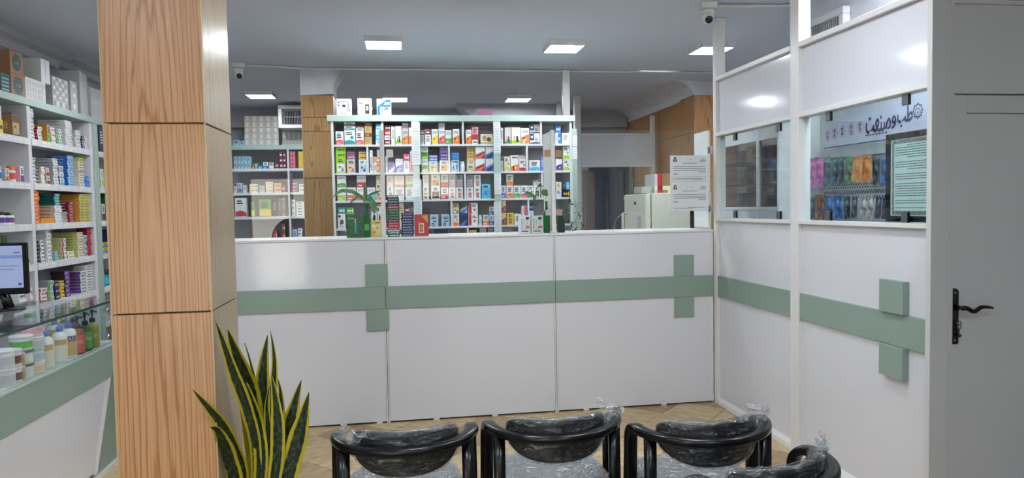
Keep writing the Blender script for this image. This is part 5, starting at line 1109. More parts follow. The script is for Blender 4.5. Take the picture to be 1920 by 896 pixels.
# ------------------------------------------------------------------ notices on the glass
def sheet(name, label, cat, x0, x1, z0, z1, Y, rows, mat=PAPER, extra=None):
    m = MB(); m.box(x0, x1, -0.0008, 0, z0, z1, mat); w = x1-x0; h = z1-z0
    for (u0, u1, v, th, c) in rows: m.box(x0+w*u0, x0+w*u1, -0.0013, -0.0009, z0+h*v, z0+h*(v+th), c)
    if extra: extra(m)
    return tag(m.build(name, None, (0, Y, 0)), label, cat)
G1 = M('print_ink', C(70,74,84), 0.8)
a = onY(1257, 396, YF+0.010); b = onY(1328, 291, YF+0.010)
rows = []
for base in (0.5, 0.0):
    for k, (u0, u1) in enumerate(((0.33, 0.70), (0.08, 0.93), (0.07, 0.93), (0.08, 0.93), (0.74, 0.93))): rows.append((u0, u1, base + 0.355 - k*0.032 - (0.03 if k else 0), 0.008, G1))
    for k in range(3): rows.append((0.80-0.02*k, 0.93, base+0.43-k*0.022, 0.007, G1))
    rows += [(0.08, 0.19, base+0.16, 0.012, G1), (0.52, 0.58, base+0.425, 0.006, G1), (0.44, 0.47, base+0.44, 0.006, G1)]
rows += [(0.06, 0.93, 0.61, 0.003, G1), (0.06, 0.93, 0.53, 0.003, G1), (0.06, 0.065, 0.53, 0.08, G1), (0.93, 0.935, 0.53, 0.08, G1), (0.09, 0.85, 0.575, 0.008, G1), (0.58, 0.85, 0.552, 0.006, G1), (0.45, 0.9, 0.06, 0.006, G1), (0.08, 0.6, 0.045, 0.006, G1)]
def emb(m):
    w = b.x-a.x; h = b.z-a.z
    for v in (0.90, 0.40):
        cx, cz = a.x+w*0.13, a.z+h*v
        m.prism([(cx-0.016, cz-0.004), (cx+0.016, cz-0.004), (cx+0.012, cz+0.012), (cx+0.004, cz+0.03), (cx-0.006, cz+0.03), (cx-0.012, cz+0.012)], 'y', -0.0014, -0.0009, INK)
        m.add([(cx-0.004, -0.0016, cz+0.003), (cx+0.005, -0.0016, cz+0.003), (cx+0.003, -0.0016, cz+0.02), (cx-0.002, -0.0016, cz+0.02)], [(0, 1, 2, 3)], PAPER)
sheet('notice_sheet', 'white printed notice with two emblems taped on the counter glass', 'notice', a.x, b.x, a.z, b.z, YF+0.010, rows, PAPER, emb)
a = onY(1252, 362, YF+0.011); 
for x0, x1, y0, y1, c, l in ((707, 717.5, 281, 294, PAPER, 'small white sticker on the glass just left of the left post'), (724.5, 737, 280, 295, M('cream_sticker', C(236,232,216), 0.6), 'cream sticker on the glass just right of the left post'), (1021, 1031.5, 281, 294, M('tan_sticker', C(176,138,92), 0.6), 'tan square sticker left of the right glass post'), (1042, 1053, 281, 294, M('tan_sticker', C(176,138,92), 0.6), 'tan square sticker right of the right glass post')):
    a = onY(x0, y1, YF+0.0105); b = onY(x1, y0, YF+0.0105); tag(MB().box(a.x, b.x, -0.0008, 0.0, a.z, b.z, c).build('sticker', None, (0, YF+0.011, 0)), l, 'sticker')
for x0, x1, y0, y1, c, l in ((1023, 1034, 393, 404, M('grey_card', C(190,182,190), 0.6), 'pale card on the glass in front of the green bottle'), (1042.5, 1054, 392, 404, M('rosy_card', C(176,140,132), 0.6), 'rosy card on the glass right of the right post')):
    a = onY(x0, y1, YF+0.0105); b = onY(x1, y0, YF+0.0105); tag(MB().box(a.x, b.x, -0.0008, 0.0, a.z, b.z, c).build('card', None, (0, YF+0.011, 0)), l, 'card')

# ================================================================== THINGS ON THE COUNTER
WT = CT + 0.0166; YI = YF + 0.11
def onc(px0, px1, yt, Y=YI):
    a = onY(px0, yt, Y); b = onY(px1, yt, Y); return (a.x+b.x)/2, b.x-a.x, a.z-WT
def cstack(px0, px1, yt, seq, lab, Y=YI):
    x, w, h = onc(px0, px1, yt, Y); tot = sum(q[0] for q in seq); z = WT
    for k, (f, base, txt, c) in enumerate(seq):
        hh = h*f/tot; pr = style('slice', 'white', c, txt) if txt else style('slice', c, c)
        carton('%s box, %s up in the %s' % (base.replace('dgreen', 'green'), ORD[k+1], lab), w*(0.97 if k % 2 else 1), 0.12, hh-0.0006, base, pr, (x + 0.002*((k*5) % 3 - 1), Y, z), 0, lab, 'toothpaste_box', 'box'); z += hh
T = 'BOOM'
cstack(725.5, 747.5, 366, [(1, 'dgreen', None, 'white'), (1, 'teal', None, 'white'), (0.5, 'white', None, 'grey'), (1, 'red', T, 'white'), (1, 'red', T, 'white'), (1, 'red', T, 'white'), (1, 'navy', T, 'white'), (1, 'dgreen', None, 'grey'), (1, 'dgreen', None, 'grey'), (1, 'dgreen', None, 'grey'), (1, 'dgreen', T, 'white'), (1, 'red', T, 'white'), (1, 'navy', T, 'white'), (1, 'navy', T, 'white'), (1, 'navy', T, 'white'), (1, 'navy', T, 'white')], 'tall coloured stack on the counter')
cstack(752, 775, 399, [(1, 'navy', T, 'white')]*9, 'navy stack on the counter', YI-0.01)
x, w, h = onc(777, 803, 402); carton('red box with framed golden picture on the counter', w, 0.05, h, 'red', [('p', [(0.45, 0.98), (0.98, 0.98), (0.98, 0.6)], 'amber'), ('r', 0.28, 0.12, 0.68, 0.6, 'cream'), ('r', 0.35, 0.18, 0.61, 0.54, 'brick'), ('r', 0.42, 0.24, 0.55, 0.46, 'amber'), ('r', 0.05, 0.64, 0.6, 0.66, 'coral')], (x, YI-0.01, WT), 0, None, 'picture_box')
NUT = [('t', 0.06, 0.2, 0.34, 0.9, 'N', 'white')]
for px0, px1, side in ((974.5, 994.5, 'left'), (996.5, 1018.5, 'right')):
    x, w, h = onc(px0, px1, 404.5, YI-0.02)
    carton('white soap box with black script and red leaf, %s of the pair' % side, w, 0.07, h, 'white', [('r', 0.13+0.02*(k % 2), 0.28+0.085*k, 0.22, 0.33+0.085*k, 'dark') for k in range(7)] + [('r', 0.36, 0.45+0.07*k, 0.42, 0.49+0.07*k, 'coral') for k in range(6)] + [('p', [(0.55, 0.8), (0.85, 0.8), (0.9, 0.94), (0.6, 0.96)], 'dark'), ('p', [(0.42, 0.27), (0.95, 0.3), (0.9, 0.42), (0.7, 0.44)], 'coral'), ('r', 0.02, 0.22, 0.98, 0.235, 'grey'), ('r', 0.1, 0.08, 0.8, 0.13, 'dark'), ('p', [(0.62, 0.5), (0.66, 0.5), (0.8, 0.74), (0.76, 0.76)], 'grey')], (x, YI-0.02, WT), 0, 'paired soap boxes', 'soap_box')
x, w, h = onc(806, 843, 421.5, YI+0.1)
# pouches (pillow bags)
def pouch(label, px0, px1, yt, base, extra, Y=YI, name='pouch', thick=0.03):
    x, w, h = onc(px0, px1, yt, Y); t = thing(name, label, 'pouch', (x, Y, WT))
    m = MB()
    def front(s):
        def f(u, v):
            e = (1-(2*u-1)**4)*(1-(2*v-1)**6); taper = 1 - 0.06*(1-v)
            return ((u-0.5)*w*taper, s*thick*0.5*e*(1.0 if v < 0.8 else 0.8), v*h)
        return f
    m.grid(front(-1), 11, 11, base); m.grid(front(1), 11, 11, base); m.build('bag', t)
    extra(t, w, h); return t
LEAFY = noise_mat('leafy_print', C(22,60,34), C(60,120,60), 60, 0.35)
def ex1(t, w, h):
    m = MB(); y = -0.0165
    m.box(-w*0.03, w*0.10, y, y+0.001, h*0.18, h*0.62, pm('teal')); m.box(-w*0.03+0.004, w*0.10-0.004, y-0.001, y, h*0.62, h*0.8, pm('lgrey')); m.box(w*0.02, w*0.035, y-0.001, y, h*0.2, h*0.6, pm('sky'))
    m.text('ALVIA', (-w*0.38, y, h*0.78), (w*0.36, 0, 0), (0, 0, h*0.06), pm('white')); m.build('print', t)
    boxpart('seal', t, (-w*0.5, w*0.5, -0.002, 0.002, h*0.985, h), pm('dgreen'))
pouch('dark green leafy pouch standing on the counter', 648, 682, 401.5, LEAFY, ex1)
def ex2(t, w, h):
    m = MB(); y = -0.0165
    m.disc((w*0.1, y, h*0.55), (w*0.22, 0, 0), (0, 0, h*0.2), pm('cream')); m.disc((w*0.1, y-0.0006, h*0.55), (w*0.14, 0, 0), (0, 0, h*0.12), pm('gold')); m.disc((-w*0.18, y-0.0006, h*0.3), (w*0.13, 0, 0), (0, 0, h*0.08), pm('orange')); m.disc((-w*0.25, y, h*0.68), (w*0.12, 0, 0), (0, 0, h*0.1), pm('white'))
    m.box(-w*0.1, w*0.36, y, y+0.0005, h*0.86, h*0.9, pm('dark')); m.build('print', t)
pouch('yellow and white sachet with round print on the counter', 695, 715.5, 413.5, noise_mat('yellow_sachet', C(240,200,60), C(244,226,170), 14, 0.35), ex2)
# bottles with cuttings
GB = M('green_bottle_glass', C(30,110,50), 0.06)
def bottle_mat(name, col):
    m = bpy.data.materials.new(name); m.use_nodes = True; nt = m.node_tree; b = nt.nodes['Principled BSDF']
    b.inputs['Base Color'].default_value = (*srgb(col), 1); b.inputs['Roughness'].default_value = 0.08; b.inputs['Transmission Weight'].default_value = 0.55; b.inputs['IOR'].default_value = 1.3; return m
GBT = bottle_mat('green_glass', C(40,140,60)); GBD = bottle_mat('dark_green_glass', C(28,66,44))
def leafmat(name, a, b): return noise_mat(name, a, b, 30, 0.4)
LG = leafmat('leaf_green', C(56,110,54), C(96,150,80)); LD = leafmat('leaf_dark', C(38,58,42), C(70,90,62))
def blade(m, pts, ws, mat, fold=0.25, nrm=(0, -1, 0)):
    # leaf surface along centre points with half-widths and a keel
    n = len(pts); P = [Vector(p) for p in pts]; N = Vector(nrm); vs = []; fs = []
    for i in range(n):
        T = (P[min(i+1, n-1)]-P[max(i-1, 0)]).normalized(); B = T.cross(N).normalized(); K = B.cross(T)
        for s_, kk in ((-1, 1), (-0.5, 0.35), (0, 0), (0.5, 0.35), (1, 1)): vs.append(P[i] + B*ws[i]*s_ + K*ws[i]*fold*kk)
    for i in range(n-1):
        for k in range(4): fs.append((i*5+k, i*5+k+1, i*5+k+6, i*5+k+5))
    m.add(vs, fs, mat, True)
def px(x, y, Y): return onY(x, y, Y)
def bottle(label, px0, px1, ytop, mat, plant):
    x, w, h = onc(px0, px1, ytop); r = w/2; t = thing('glass_bottle', label, 'bottle', (x, YI+r, WT))
    m = MB(); m.lathe([(r*0.9, 0), (r, 0.006), (r, h*0.52), (r*0.86, h*0.6), (r*0.44, h*0.74), (r*0.36, h*0.9), (r*0.42, h*0.93), (r*0.42, h)], mat, 20, cap=False); m.build('body', t)
    m = MB(); m.lathe([(r*0.9, 0.0005), (r*0.9, 0.001)], mat, 20); m.build('bottom', t)
    return t
bt = bottle('green glass bottle holding a drooping leafy cutting', 679.5, 693.5, 383, GBT, 0)
boxy = MB(); 
def lab(u, v): a = -PI/2-0.7+1.3*u; r = 0.0285; return (r*math.cos(a), r*math.sin(a), 0.05+0.045*v)
MB().grid(lab, 8, 2, pm('lgreen') if 'lgreen' in PAL else pm('green')).build('label', bt)
cut = thing('leafy_cutting', 'long drooping green leaves growing from the green bottle', 'plant', (bt.location.x, bt.location.y, WT+0.06))
O = cut.location
def lf(t, pts, w, mat, Y0, nm='leaf', dy=0.0, rel=O):
    P = [px(a, b, Y0 + dy*i/(len(pts)-1)) - rel for i, (a, b) in enumerate(pts)]; n = len(P)
    ws = [w*math.sin(PI*(0.12+0.86*i/(n-1)))**0.8 + 0.0006 for i in range(n)]; m = MB(); blade(m, P, ws, mat); return m.build(nm, t)
YB = bt.location.y
m = MB(); m.tube([Vector(px(686, 425, YB))-O, Vector(px(686, 395, YB))-O, Vector(px(685, 372, YB))-O], 0.004, LG, 6); m.build('stem', cut)
lf(cut, [(684, 378), (675, 367), (660, 359), (643, 357), (632, 362), (625, 370)], 0.013, LG, YB, dy=-0.03)
lf(cut, [(685, 378), (684, 366), (684, 352), (686, 340)], 0.010, LG, YB)
lf(cut, [(687, 376), (694, 372), (699, 381), (702, 394), (702, 401)], 0.022, LG, YB, dy=-0.03)
lf(cut, [(688, 368), (698, 363), (707, 360), (714, 357)], 0.009, LG, YB)
lf(cut, [(682, 372), (670, 370), (661, 376), (655, 383)], 0.009, LG, YB, dy=-0.02)
b2 = bottle('green glass bottle with heart-leaved cutting beside the soap boxes', 1019.2, 1031.8, 377, GBT, 0)
c2_ = thing('leafy_cutting', 'heart-shaped green leaves above the bottle by the soap boxes', 'plant', (b2.location.x, b2.location.y, WT+0.08)); O2 = c2_.location; YB2 = b2.location.y
for pts, w in (([(1023, 377), (1024, 366), (1022, 360)], 0), ([(1020, 377), (1012, 378), (1003, 386)], 0), ([(1003, 386), (1000, 372), (1001, 366)], 0), ([(1009, 372), (1009, 360), (1013, 352)], 0)):
    m = MB(); m.tube([Vector(px(a, b, YB2-0.02))-O2 for a, b in pts], 0.0016, LD, 5); m.build('stem', c2_)
for pts, w in (([(1008, 350), (1013, 347), (1018, 349.5)], 0.014), ([(1016, 357), (1021, 361), (1027, 367)], 0.028), ([(985, 360), (993, 365), (1006, 370)], 0.020), ([(1006, 364), (1002, 372), (999, 378)], 0.012)):
    lf(c2_, pts + [pts[-1]] if False else pts, w, LG, YB2-0.03, rel=O2)
b3 = bottle('dark green glass bottle right of the glass post', 1045.5, 1060.5, 392, GBD, 0)
c3 = thing('leafy_cutting', 'dark leaves rising from the dark bottle right of the post', 'plant', (b3.location.x, b3.location.y, WT+0.08)); O3 = c3.location; YB3 = b3.location.y
for pts, w in (([(1053, 392), (1050, 384), (1046, 378)], 0.016), ([(1054, 392), (1055, 384), (1057, 376)], 0.018), ([(1066, 382), (1068, 377), (1068, 371)], 0.014), ([(1055, 390), (1061, 388), (1066, 384)], 0.016), ([(1056, 400), (1062, 396), (1069, 394)], 0.02), ([(1058, 412), (1064, 408), (1068, 400)], 0.018), ([(1070, 384), (1073, 382), (1076, 384)], 0.007)):
    lf(c3, pts, w, LD, YB3-0.01, rel=O3)
cp_ = thing('curly_plant', 'thin curling stems looping beside the dark bottle', 'plant', px(1072, 436, YB3+0.02)); O4 = cp_.location
for pts in ([(1068, 434), (1074, 424), (1080, 412), (1084, 402), (1086, 398)], [(1078, 386), (1088, 386), (1092, 391), (1089, 397), (1084, 399), (1076, 398)], [(1078, 386), (1084, 381), (1094, 380)], [(1078, 388), (1079, 380), (1078, 374)], [(1083, 402), (1088, 406), (1086, 412)], [(1074, 418), (1082, 416), (1092, 418), (1094, 424), (1090, 431)], [(1072, 432), (1080, 432), (1082, 424), (1080, 420)], [(1079, 386), (1082, 393), (1084, 399)]):
    m = MB(); m.tube([Vector(px(a, b, YB3+0.02))-O4 for a, b in pts], 0.0016, LD, 5); m.build('stem', cp_)
for pts, w in (([(1084, 400), (1088, 405), (1086, 411)], 0.006), ([(1074, 415), (1071, 422), (1074, 430)], 0.007), ([(1090, 418), (1093, 425), (1089, 431)], 0.006), ([(1072, 433), (1078, 431), (1082, 424)], 0.005)):
    lf(cp_, pts, w, LD, YB3+0.015, rel=O4)

# ================================================================== BEHIND THE RIGHT WINDOWS
XB = 2.78
XI = 2.70
bd = thing('display_board', 'white perforated display board behind the right window', 'display board', (XB, 0, 0))
PB = M('pegboard_white', C(216,222,226), 0.4)
boxpart('board', bd, (0.0, 0.02, 2.95, 4.40, 0.0, 2.45), PB)
y0, y1 = onX(1640, 350, XB).y, onX(1555, 350, XB).y
m = MB(); hole = M('peg_hole', C(70,74,80), 0.8); z = onX(1600, 368, XB).z; zt = onX(1600, 345, XB).z; r = 0
while z < zt:
    y = 2.98 + (0.012 if r % 2 else 0)
    while y < 4.30: m.disc((-0.0008, y, z), (0, 0.0062, 0), (0, 0, 0.0058), hole, 6); y += 0.024
    z += 0.0185; r += 1
o = m.build('peg_holes', bd); o['kind'] = 'stuff'
boxpart('side_post', bd, (-0.3, 0.02, 4.401, 4.42, 0.0, 2.45), WHITE2)
for z in (1.405, 1.62): boxpart('hook_rail', bd, (-0.012, -0.001, 2.97, 4.34, z+0.155, z+0.163), STEEL)
# banner
by0, by1 = onX(1545, 250, XI).y, 2.98
zb, zt = onX(1545, 279, XI).z, onX(1545, 222, XI).z
bn = thing('wall_banner', 'lilac-white banner with Persian lettering above the hanging packs', 'banner', (XI, by1, zb))
L = by0 - by1; hB = zt - zb
BAN = M('banner_white', C(214,216,234), 0.35); NV = M('banner_navy', C(58,52,108), 0.5)
boxpart('panel', bn, (0, 0.006, 0, L, 0, hB), BAN)
m = MB()
def bu(px_): return onX(px_, 240, XI).y - by1
def put(px0, px1, v0, v1, txt): # facing -X: text runs towards -Y
    ya, yb = bu(px0), bu(px1); [m.text(txt, (-0.001-0.0001*k, ya+dy_, hB*v0+dz_), (0, yb-ya, 0), (0, 0, hB*(v1-v0)), NV) for k, (dy_, dz_) in enumerate(((0, 0), (0.003, 0), (-0.003, 0), (0, 0.003), (0, -0.003)))]
put(1624, 1670, 0.26, 0.74, '\uFE96\uFECC\uFEE8\uFEBB')
put(1672, 1680, 0.30, 0.66, '\uFEED')
put(1683, 1711, 0.30, 0.90, '\uFE90\uFEC3')
ya = bu(1721); 
for k in range(16):
    a0 = k*2*PI/16; rr = 0.034 if k % 2 else 0.039
    m.disc((-0.001, ya+rr*math.cos(a0)*0.9, hB*0.66+rr*math.sin(a0)), (0, 0.006, 0), (0, 0, 0.006), NV, 6)
m.disc((-0.001, ya, hB*0.66), (0, 0.032, 0), (0, 0, 0.034), NV, 24, 0.9); m.disc((-0.001, ya, hB*0.62), (0, 0.02, 0), (0, 0, 0.024), NV, 20, 0.82); m.disc((-0.001, ya, hB*0.6), (0, 0.007, 0), (0, 0, 0.009), NV, 10, 0.6)
for k in range(7): m.box(-0.0012, -0.0008, bu(1664-k*6), bu(1664-k*6-4.5), hB*0.2, hB*0.235, NV)
m.box(-0.0012, -0.0008, 0.0, L, 0.0, hB*0.03, NV); m.build('lettering', bn)
for k, pxc in enumerate((1552, 1565, 1579.5, 1596.5, 1613)):
    m = MB(); yc = bu(pxc); zc = hB*(0.42+0.02*k); ux, uz = 0.032, 0.038
    hexa = [(yc+ux*math.cos(a), zc+uz*math.sin(a)) for a in [j*PI/3 for j in range(6)]]
    m.prism(hexa, 'x', -0.0012, -0.0008, M('hex_back', C(206,200,216), 0.5)); cc = [pm('grey'), pm('purple'), pm('dark'), pm('violet'), pm('mauve')][k]
    m.disc((-0.0016, yc, zc), (0, ux*0.95, 0), (0, 0, uz*0.95), pm('mauve') if k % 2 else pm('grey'), 6, 0.93)
    m.prism([(yc-ux*0.4, zc-uz*0.6), (yc+ux*0.3, zc-uz*0.5), (yc+ux*0.1, zc+uz*0.1), (yc+ux*0.4, zc+uz*0.6), (yc-ux*0.3, zc+uz*0.6), (yc-ux*0.1, zc)], 'x', -0.0022, -0.0017, cc); m.build('hexagon_picture', bn)
# hanging packs
def foil(name, a, b, c):
    m, nt, bs = nodes_mat(name); v = mapping(nt, (30, 30, 22)); n = nt.nodes.new('ShaderNodeTexNoise'); n.inputs['Scale'].default_value = 1.0; n.inputs['Detail'].default_value = 3; nt.links.new(v, n.inputs['Vector'])
    nt.links.new(ramp(nt, n.outputs['Fac'], [(0.35, a), (0.5, b), (0.62, c)]), bs.inputs['Base Color']); bs.inputs['Roughness'].default_value = 0.22
    bp = nt.nodes.new('ShaderNodeBump'); bp.inputs['Strength'].default_value = 0.5; bp.inputs['Distance'].default_value = 0.02; nt.links.new(n.outputs['Fac'], bp.inputs['Height']); nt.links.new(bp.outputs[0], bs.inputs['Normal']); return m
FO = dict(pink=foil('foil_pink', C(190,80,160), C(226,120,186), C(236,170,210)), teal=foil('foil_teal', C(30,50,70), C(50,110,120), C(120,190,190)), dark=foil('foil_dark', C(30,34,46), C(60,66,84), C(150,160,170)), orange=foil('foil_orange', C(210,110,40), C(236,150,60), C(244,190,110)), green=foil('foil_green', C(30,50,40), C(70,140,80), C(130,180,120)),
  blue=foil('foil_blue', C(24,50,100), C(40,110,190), C(110,180,230)), silver=foil('foil_silver', C(110,104,108), C(190,180,178), C(226,214,206)), navy=foil('foil_navy', C(24,28,56), C(50,50,90), C(170,130,150)), brown=foil('foil_brown', C(70,44,40), C(150,80,60), C(200,140,100)))
def pack(label, px0, px1, yt, yb, col, tilt=0.0, dx=0.0, head=None):
    X_ = XI - 0.0 + dx
    ya, yb_ = onX(px0, (yt+yb)/2, X_).y, onX(px1, (yt+yb)/2, X_).y; zt, zb = onX((px0+px1)/2, yt, X_).z, onX((px0+px1)/2, yb, X_).z
    w = ya-yb_; h = zt-zb; t = thing('hanging_pack', label, 'pack', (X_, (ya+yb_)/2, zb), 0, 'packs hanging on hooks'); t.rotation_euler = (tilt, 0, 0)
    m = MB()
    for s in (-1, 1):
        def f(u, v): e = (1-(2*u-1)**4)*(1-(2*v-1)**8); return (s*0.009*e*(0.7+0.3*math.sin(7*u+5*v)), (0.5-u)*w, v*h*0.86)
        m.grid(f, 9, 9, FO[col])
    m.build('bag', t)
    m = MB(); m.box(-0.001, 0.001, -w/2, w/2, h*0.861, h, FO[head or col]); m.build('header', t)
    m = MB(); m.tube([(0.06, 0, h*0.94), (-0.03, 0, h*0.945), (-0.035, 0, h*0.97)], 0.0025, STEEL, 6); m.build('hook', t)
for i, a in enumerate(((1517, 1530, 297, 352, 'pink', 0.03), (1530, 1544, 294, 350, 'pink', -0.03))): pack('pink foil pack, %s of the two at left' % ('first', 'second')[i], *a)
for i, a in enumerate(((1546, 1558, 294, 348, 'teal', 0.0), (1560, 1570, 295, 347, 'teal', 0.05), (1571, 1583, 294, 346, 'dark', -0.04))): pack('dark teal pack right of the pink ones, %s' % ('first', 'second', 'third')[i], *a, head='teal')
pack('green-black pack beside the orange pack', 1584, 1597, 292, 344, 'green', 0.05)
pack('large orange pack tilted forward', 1596, 1614, 292, 341, 'orange', 0.14, -0.03); pack('orange pack behind the tilted one', 1616, 1634, 292, 342, 'orange', 0.02, -0.01)
for i, a in enumerate(((1636, 1650, 293, 346, 'dark', 0.0), (1651, 1666, 290, 347, 'blue', 0.04))): pack('blue-black pack beside the framed notice, %s' % ('left', 'right')[i], *a)
for i, a in enumerate(((1517, 1528, 368, 411, 'dark', 0.03), (1529, 1545, 364, 411, 'brown', 0.0), (1547, 1561, 367, 411, 'blue', 0.08), (1563, 1579, 366, 410, 'blue', 0.02), (1582, 1594, 368, 411, 'dark', 0.0), (1596, 1606, 368, 409, 'dark', 0.1), (1611, 1624, 367, 411, 'silver', 0.12), (1626, 1637, 366, 411, 'silver', 0.06), (1640, 1651, 368, 410, 'navy', 0.1), (1652, 1666, 368, 411, 'navy', 0.12))):
    pack('%s pack in the lower hanging row, %s from left' % ({'dark': 'dark', 'brown': 'orange-topped dark', 'blue': 'blue', 'silver': 'silver', 'navy': 'red and blue'}[a[4]], ORD[i+1]), *a)
# framed notice leaning behind the window
XN = XR + 0.052
def q(px_, py_): return onX(px_, py_, XN)
ya, yb_, zt, zb = q(1660, 330).y, 2.835, q(1660, 253).z, SZ + 0.004
fn = thing('framed_notice', 'black framed document leaning inside the right window', 'framed notice', (XN, yb_, zb))
w = ya - yb_; h = zt - zb; ft = 0.028
for y0, y1, z0, z1 in ((0, w, 0, ft), (0, w, h-ft, h), (w-ft, w, ft, h-ft), (0, ft*0.2, ft, h-ft)): boxpart('frame', fn, (0, 0.014, y0, y1, z0, z1), BLACKP, 0.002)
boxpart('mat_board', fn, (0.007, 0.012, ft*0.21, w-ft-0.001, ft+0.001, h-ft-0.001), M('mat_silver', C(206,210,206), 0.5))
orn = noise_mat('ornate_border', C(60,60,62), C(170,168,160), 120, 0.5)
boxpart('ornate_border', fn, (0.0062, 0.0069, ft*0.21, w-ft-0.013, ft+0.006, h-ft-0.006), orn)
boxpart('paper', fn, (0.0052, 0.0061, ft*0.21, w-ft-0.028, ft+0.024, h-ft-0.024), M('pale_green_paper', C(212,226,218), 0.6))
m = MB(); n = 27; rn = random.Random(3)
for k in range(n):
    if k in (6, 11, 15, 18, 22, 25) and rn.random() < 0.8: continue
    z = h-ft-0.034 - k*(h-2*ft-0.06)/n; y = ft*0.3; y1 = w-ft-0.036 - (0.08 if k in (0, 5, 10) else 0.0)
    while y < y1: 
        l = rn.uniform(0.006, 0.02); m.box(0.0046, 0.0051, y, min(y+l, y1), z, z+0.0035, G1); y += l + 0.003
m.build('print', fn)
# glazed cabinet behind the first window
gc = thing('glazed_cabinet', 'white framed cabinet with two dark glazed bays behind left window', 'cabinet', (2.62, 0, 0))
cy0, cy1 = 4.43, onX(1338, 330, 2.62).y
yl, yr = cy1, cy0
zc0, zc1 = onX(1400, 388, 2.62).z, onX(1400, 268, 2.62).z
TANB = M('cabinet_inside', C(140,130,116), 0.6)
for y0, y1 in ((cy0, cy0+0.03), ((onX(1420, 330, 2.62).y-0.02), (onX(1420, 330, 2.62).y+0.02)), (cy1-0.09, cy1)): boxpart('stile', gc, (0, 0.03, y0, y1, 0.0, 2.3), WHITE2, 0.002)
for z0, z1 in ((zc0-0.02, zc0), (zc1, zc1+0.14), (0.9, 0.94)): boxpart('rail', gc, (0.002, 0.028, cy0+0.031, cy1-0.091, z0, z1), WHITE2)
boxpart('lower_panel', gc, (0.012, 0.024, cy0+0.031, cy1-0.091, 0.941, zc0-0.021), WHITE)
boxpart('cabinet_back', gc, (0.3, 0.31, cy0, cy1, 0.9, 2.3), TANB)
for z in (zc0, zc0+0.17, zc0+0.34): boxpart('shelf', gc, (0.03, 0.299, cy0+0.01, cy1-0.02, z+0.001, z+0.014), M('cabinet_shelf', C(170,166,158), 0.5))
MB().box(0.012, 0.016, cy0+0.031, cy1-0.091, zc0+0.001, zc1-0.001, glass_mat('smoked_glass', (0.62, 0.6, 0.57))).build('glass_pane', gc)
rn = random.Random(11); cols = ['cream', 'white', 'tan', 'lgrey', 'brick', 'lblue', 'violet', 'peach']
for s in range(3):
    y = cy0 + 0.08; k = 0
    while y < cy1 - 0.22:
        w = rn.uniform(0.06, 0.1); h = rn.uniform(0.09, 0.14); c = cols[(s*3+k*2) % 8]; k += 1
        carton('%s box behind smoked glass, %s shelf, %s from the near end' % ({'lgrey': 'grey', 'lblue': 'pale blue', 'brick': 'brick red'}.get(c, c), ('lower', 'middle', 'upper')[s], ORD[k]), w, 0.08, h, c, style(rn.choice(['plain', 'bot', 'top', 'wave']), rn.choice(['brick', 'navy', 'brown']), 'white'), (2.62+0.1, y+w/2, zc0+0.17*s+0.0146), -PI/2, 'boxes in the glazed cabinet', 'stock_box'); y += w + rn.uniform(0.02, 0.08)

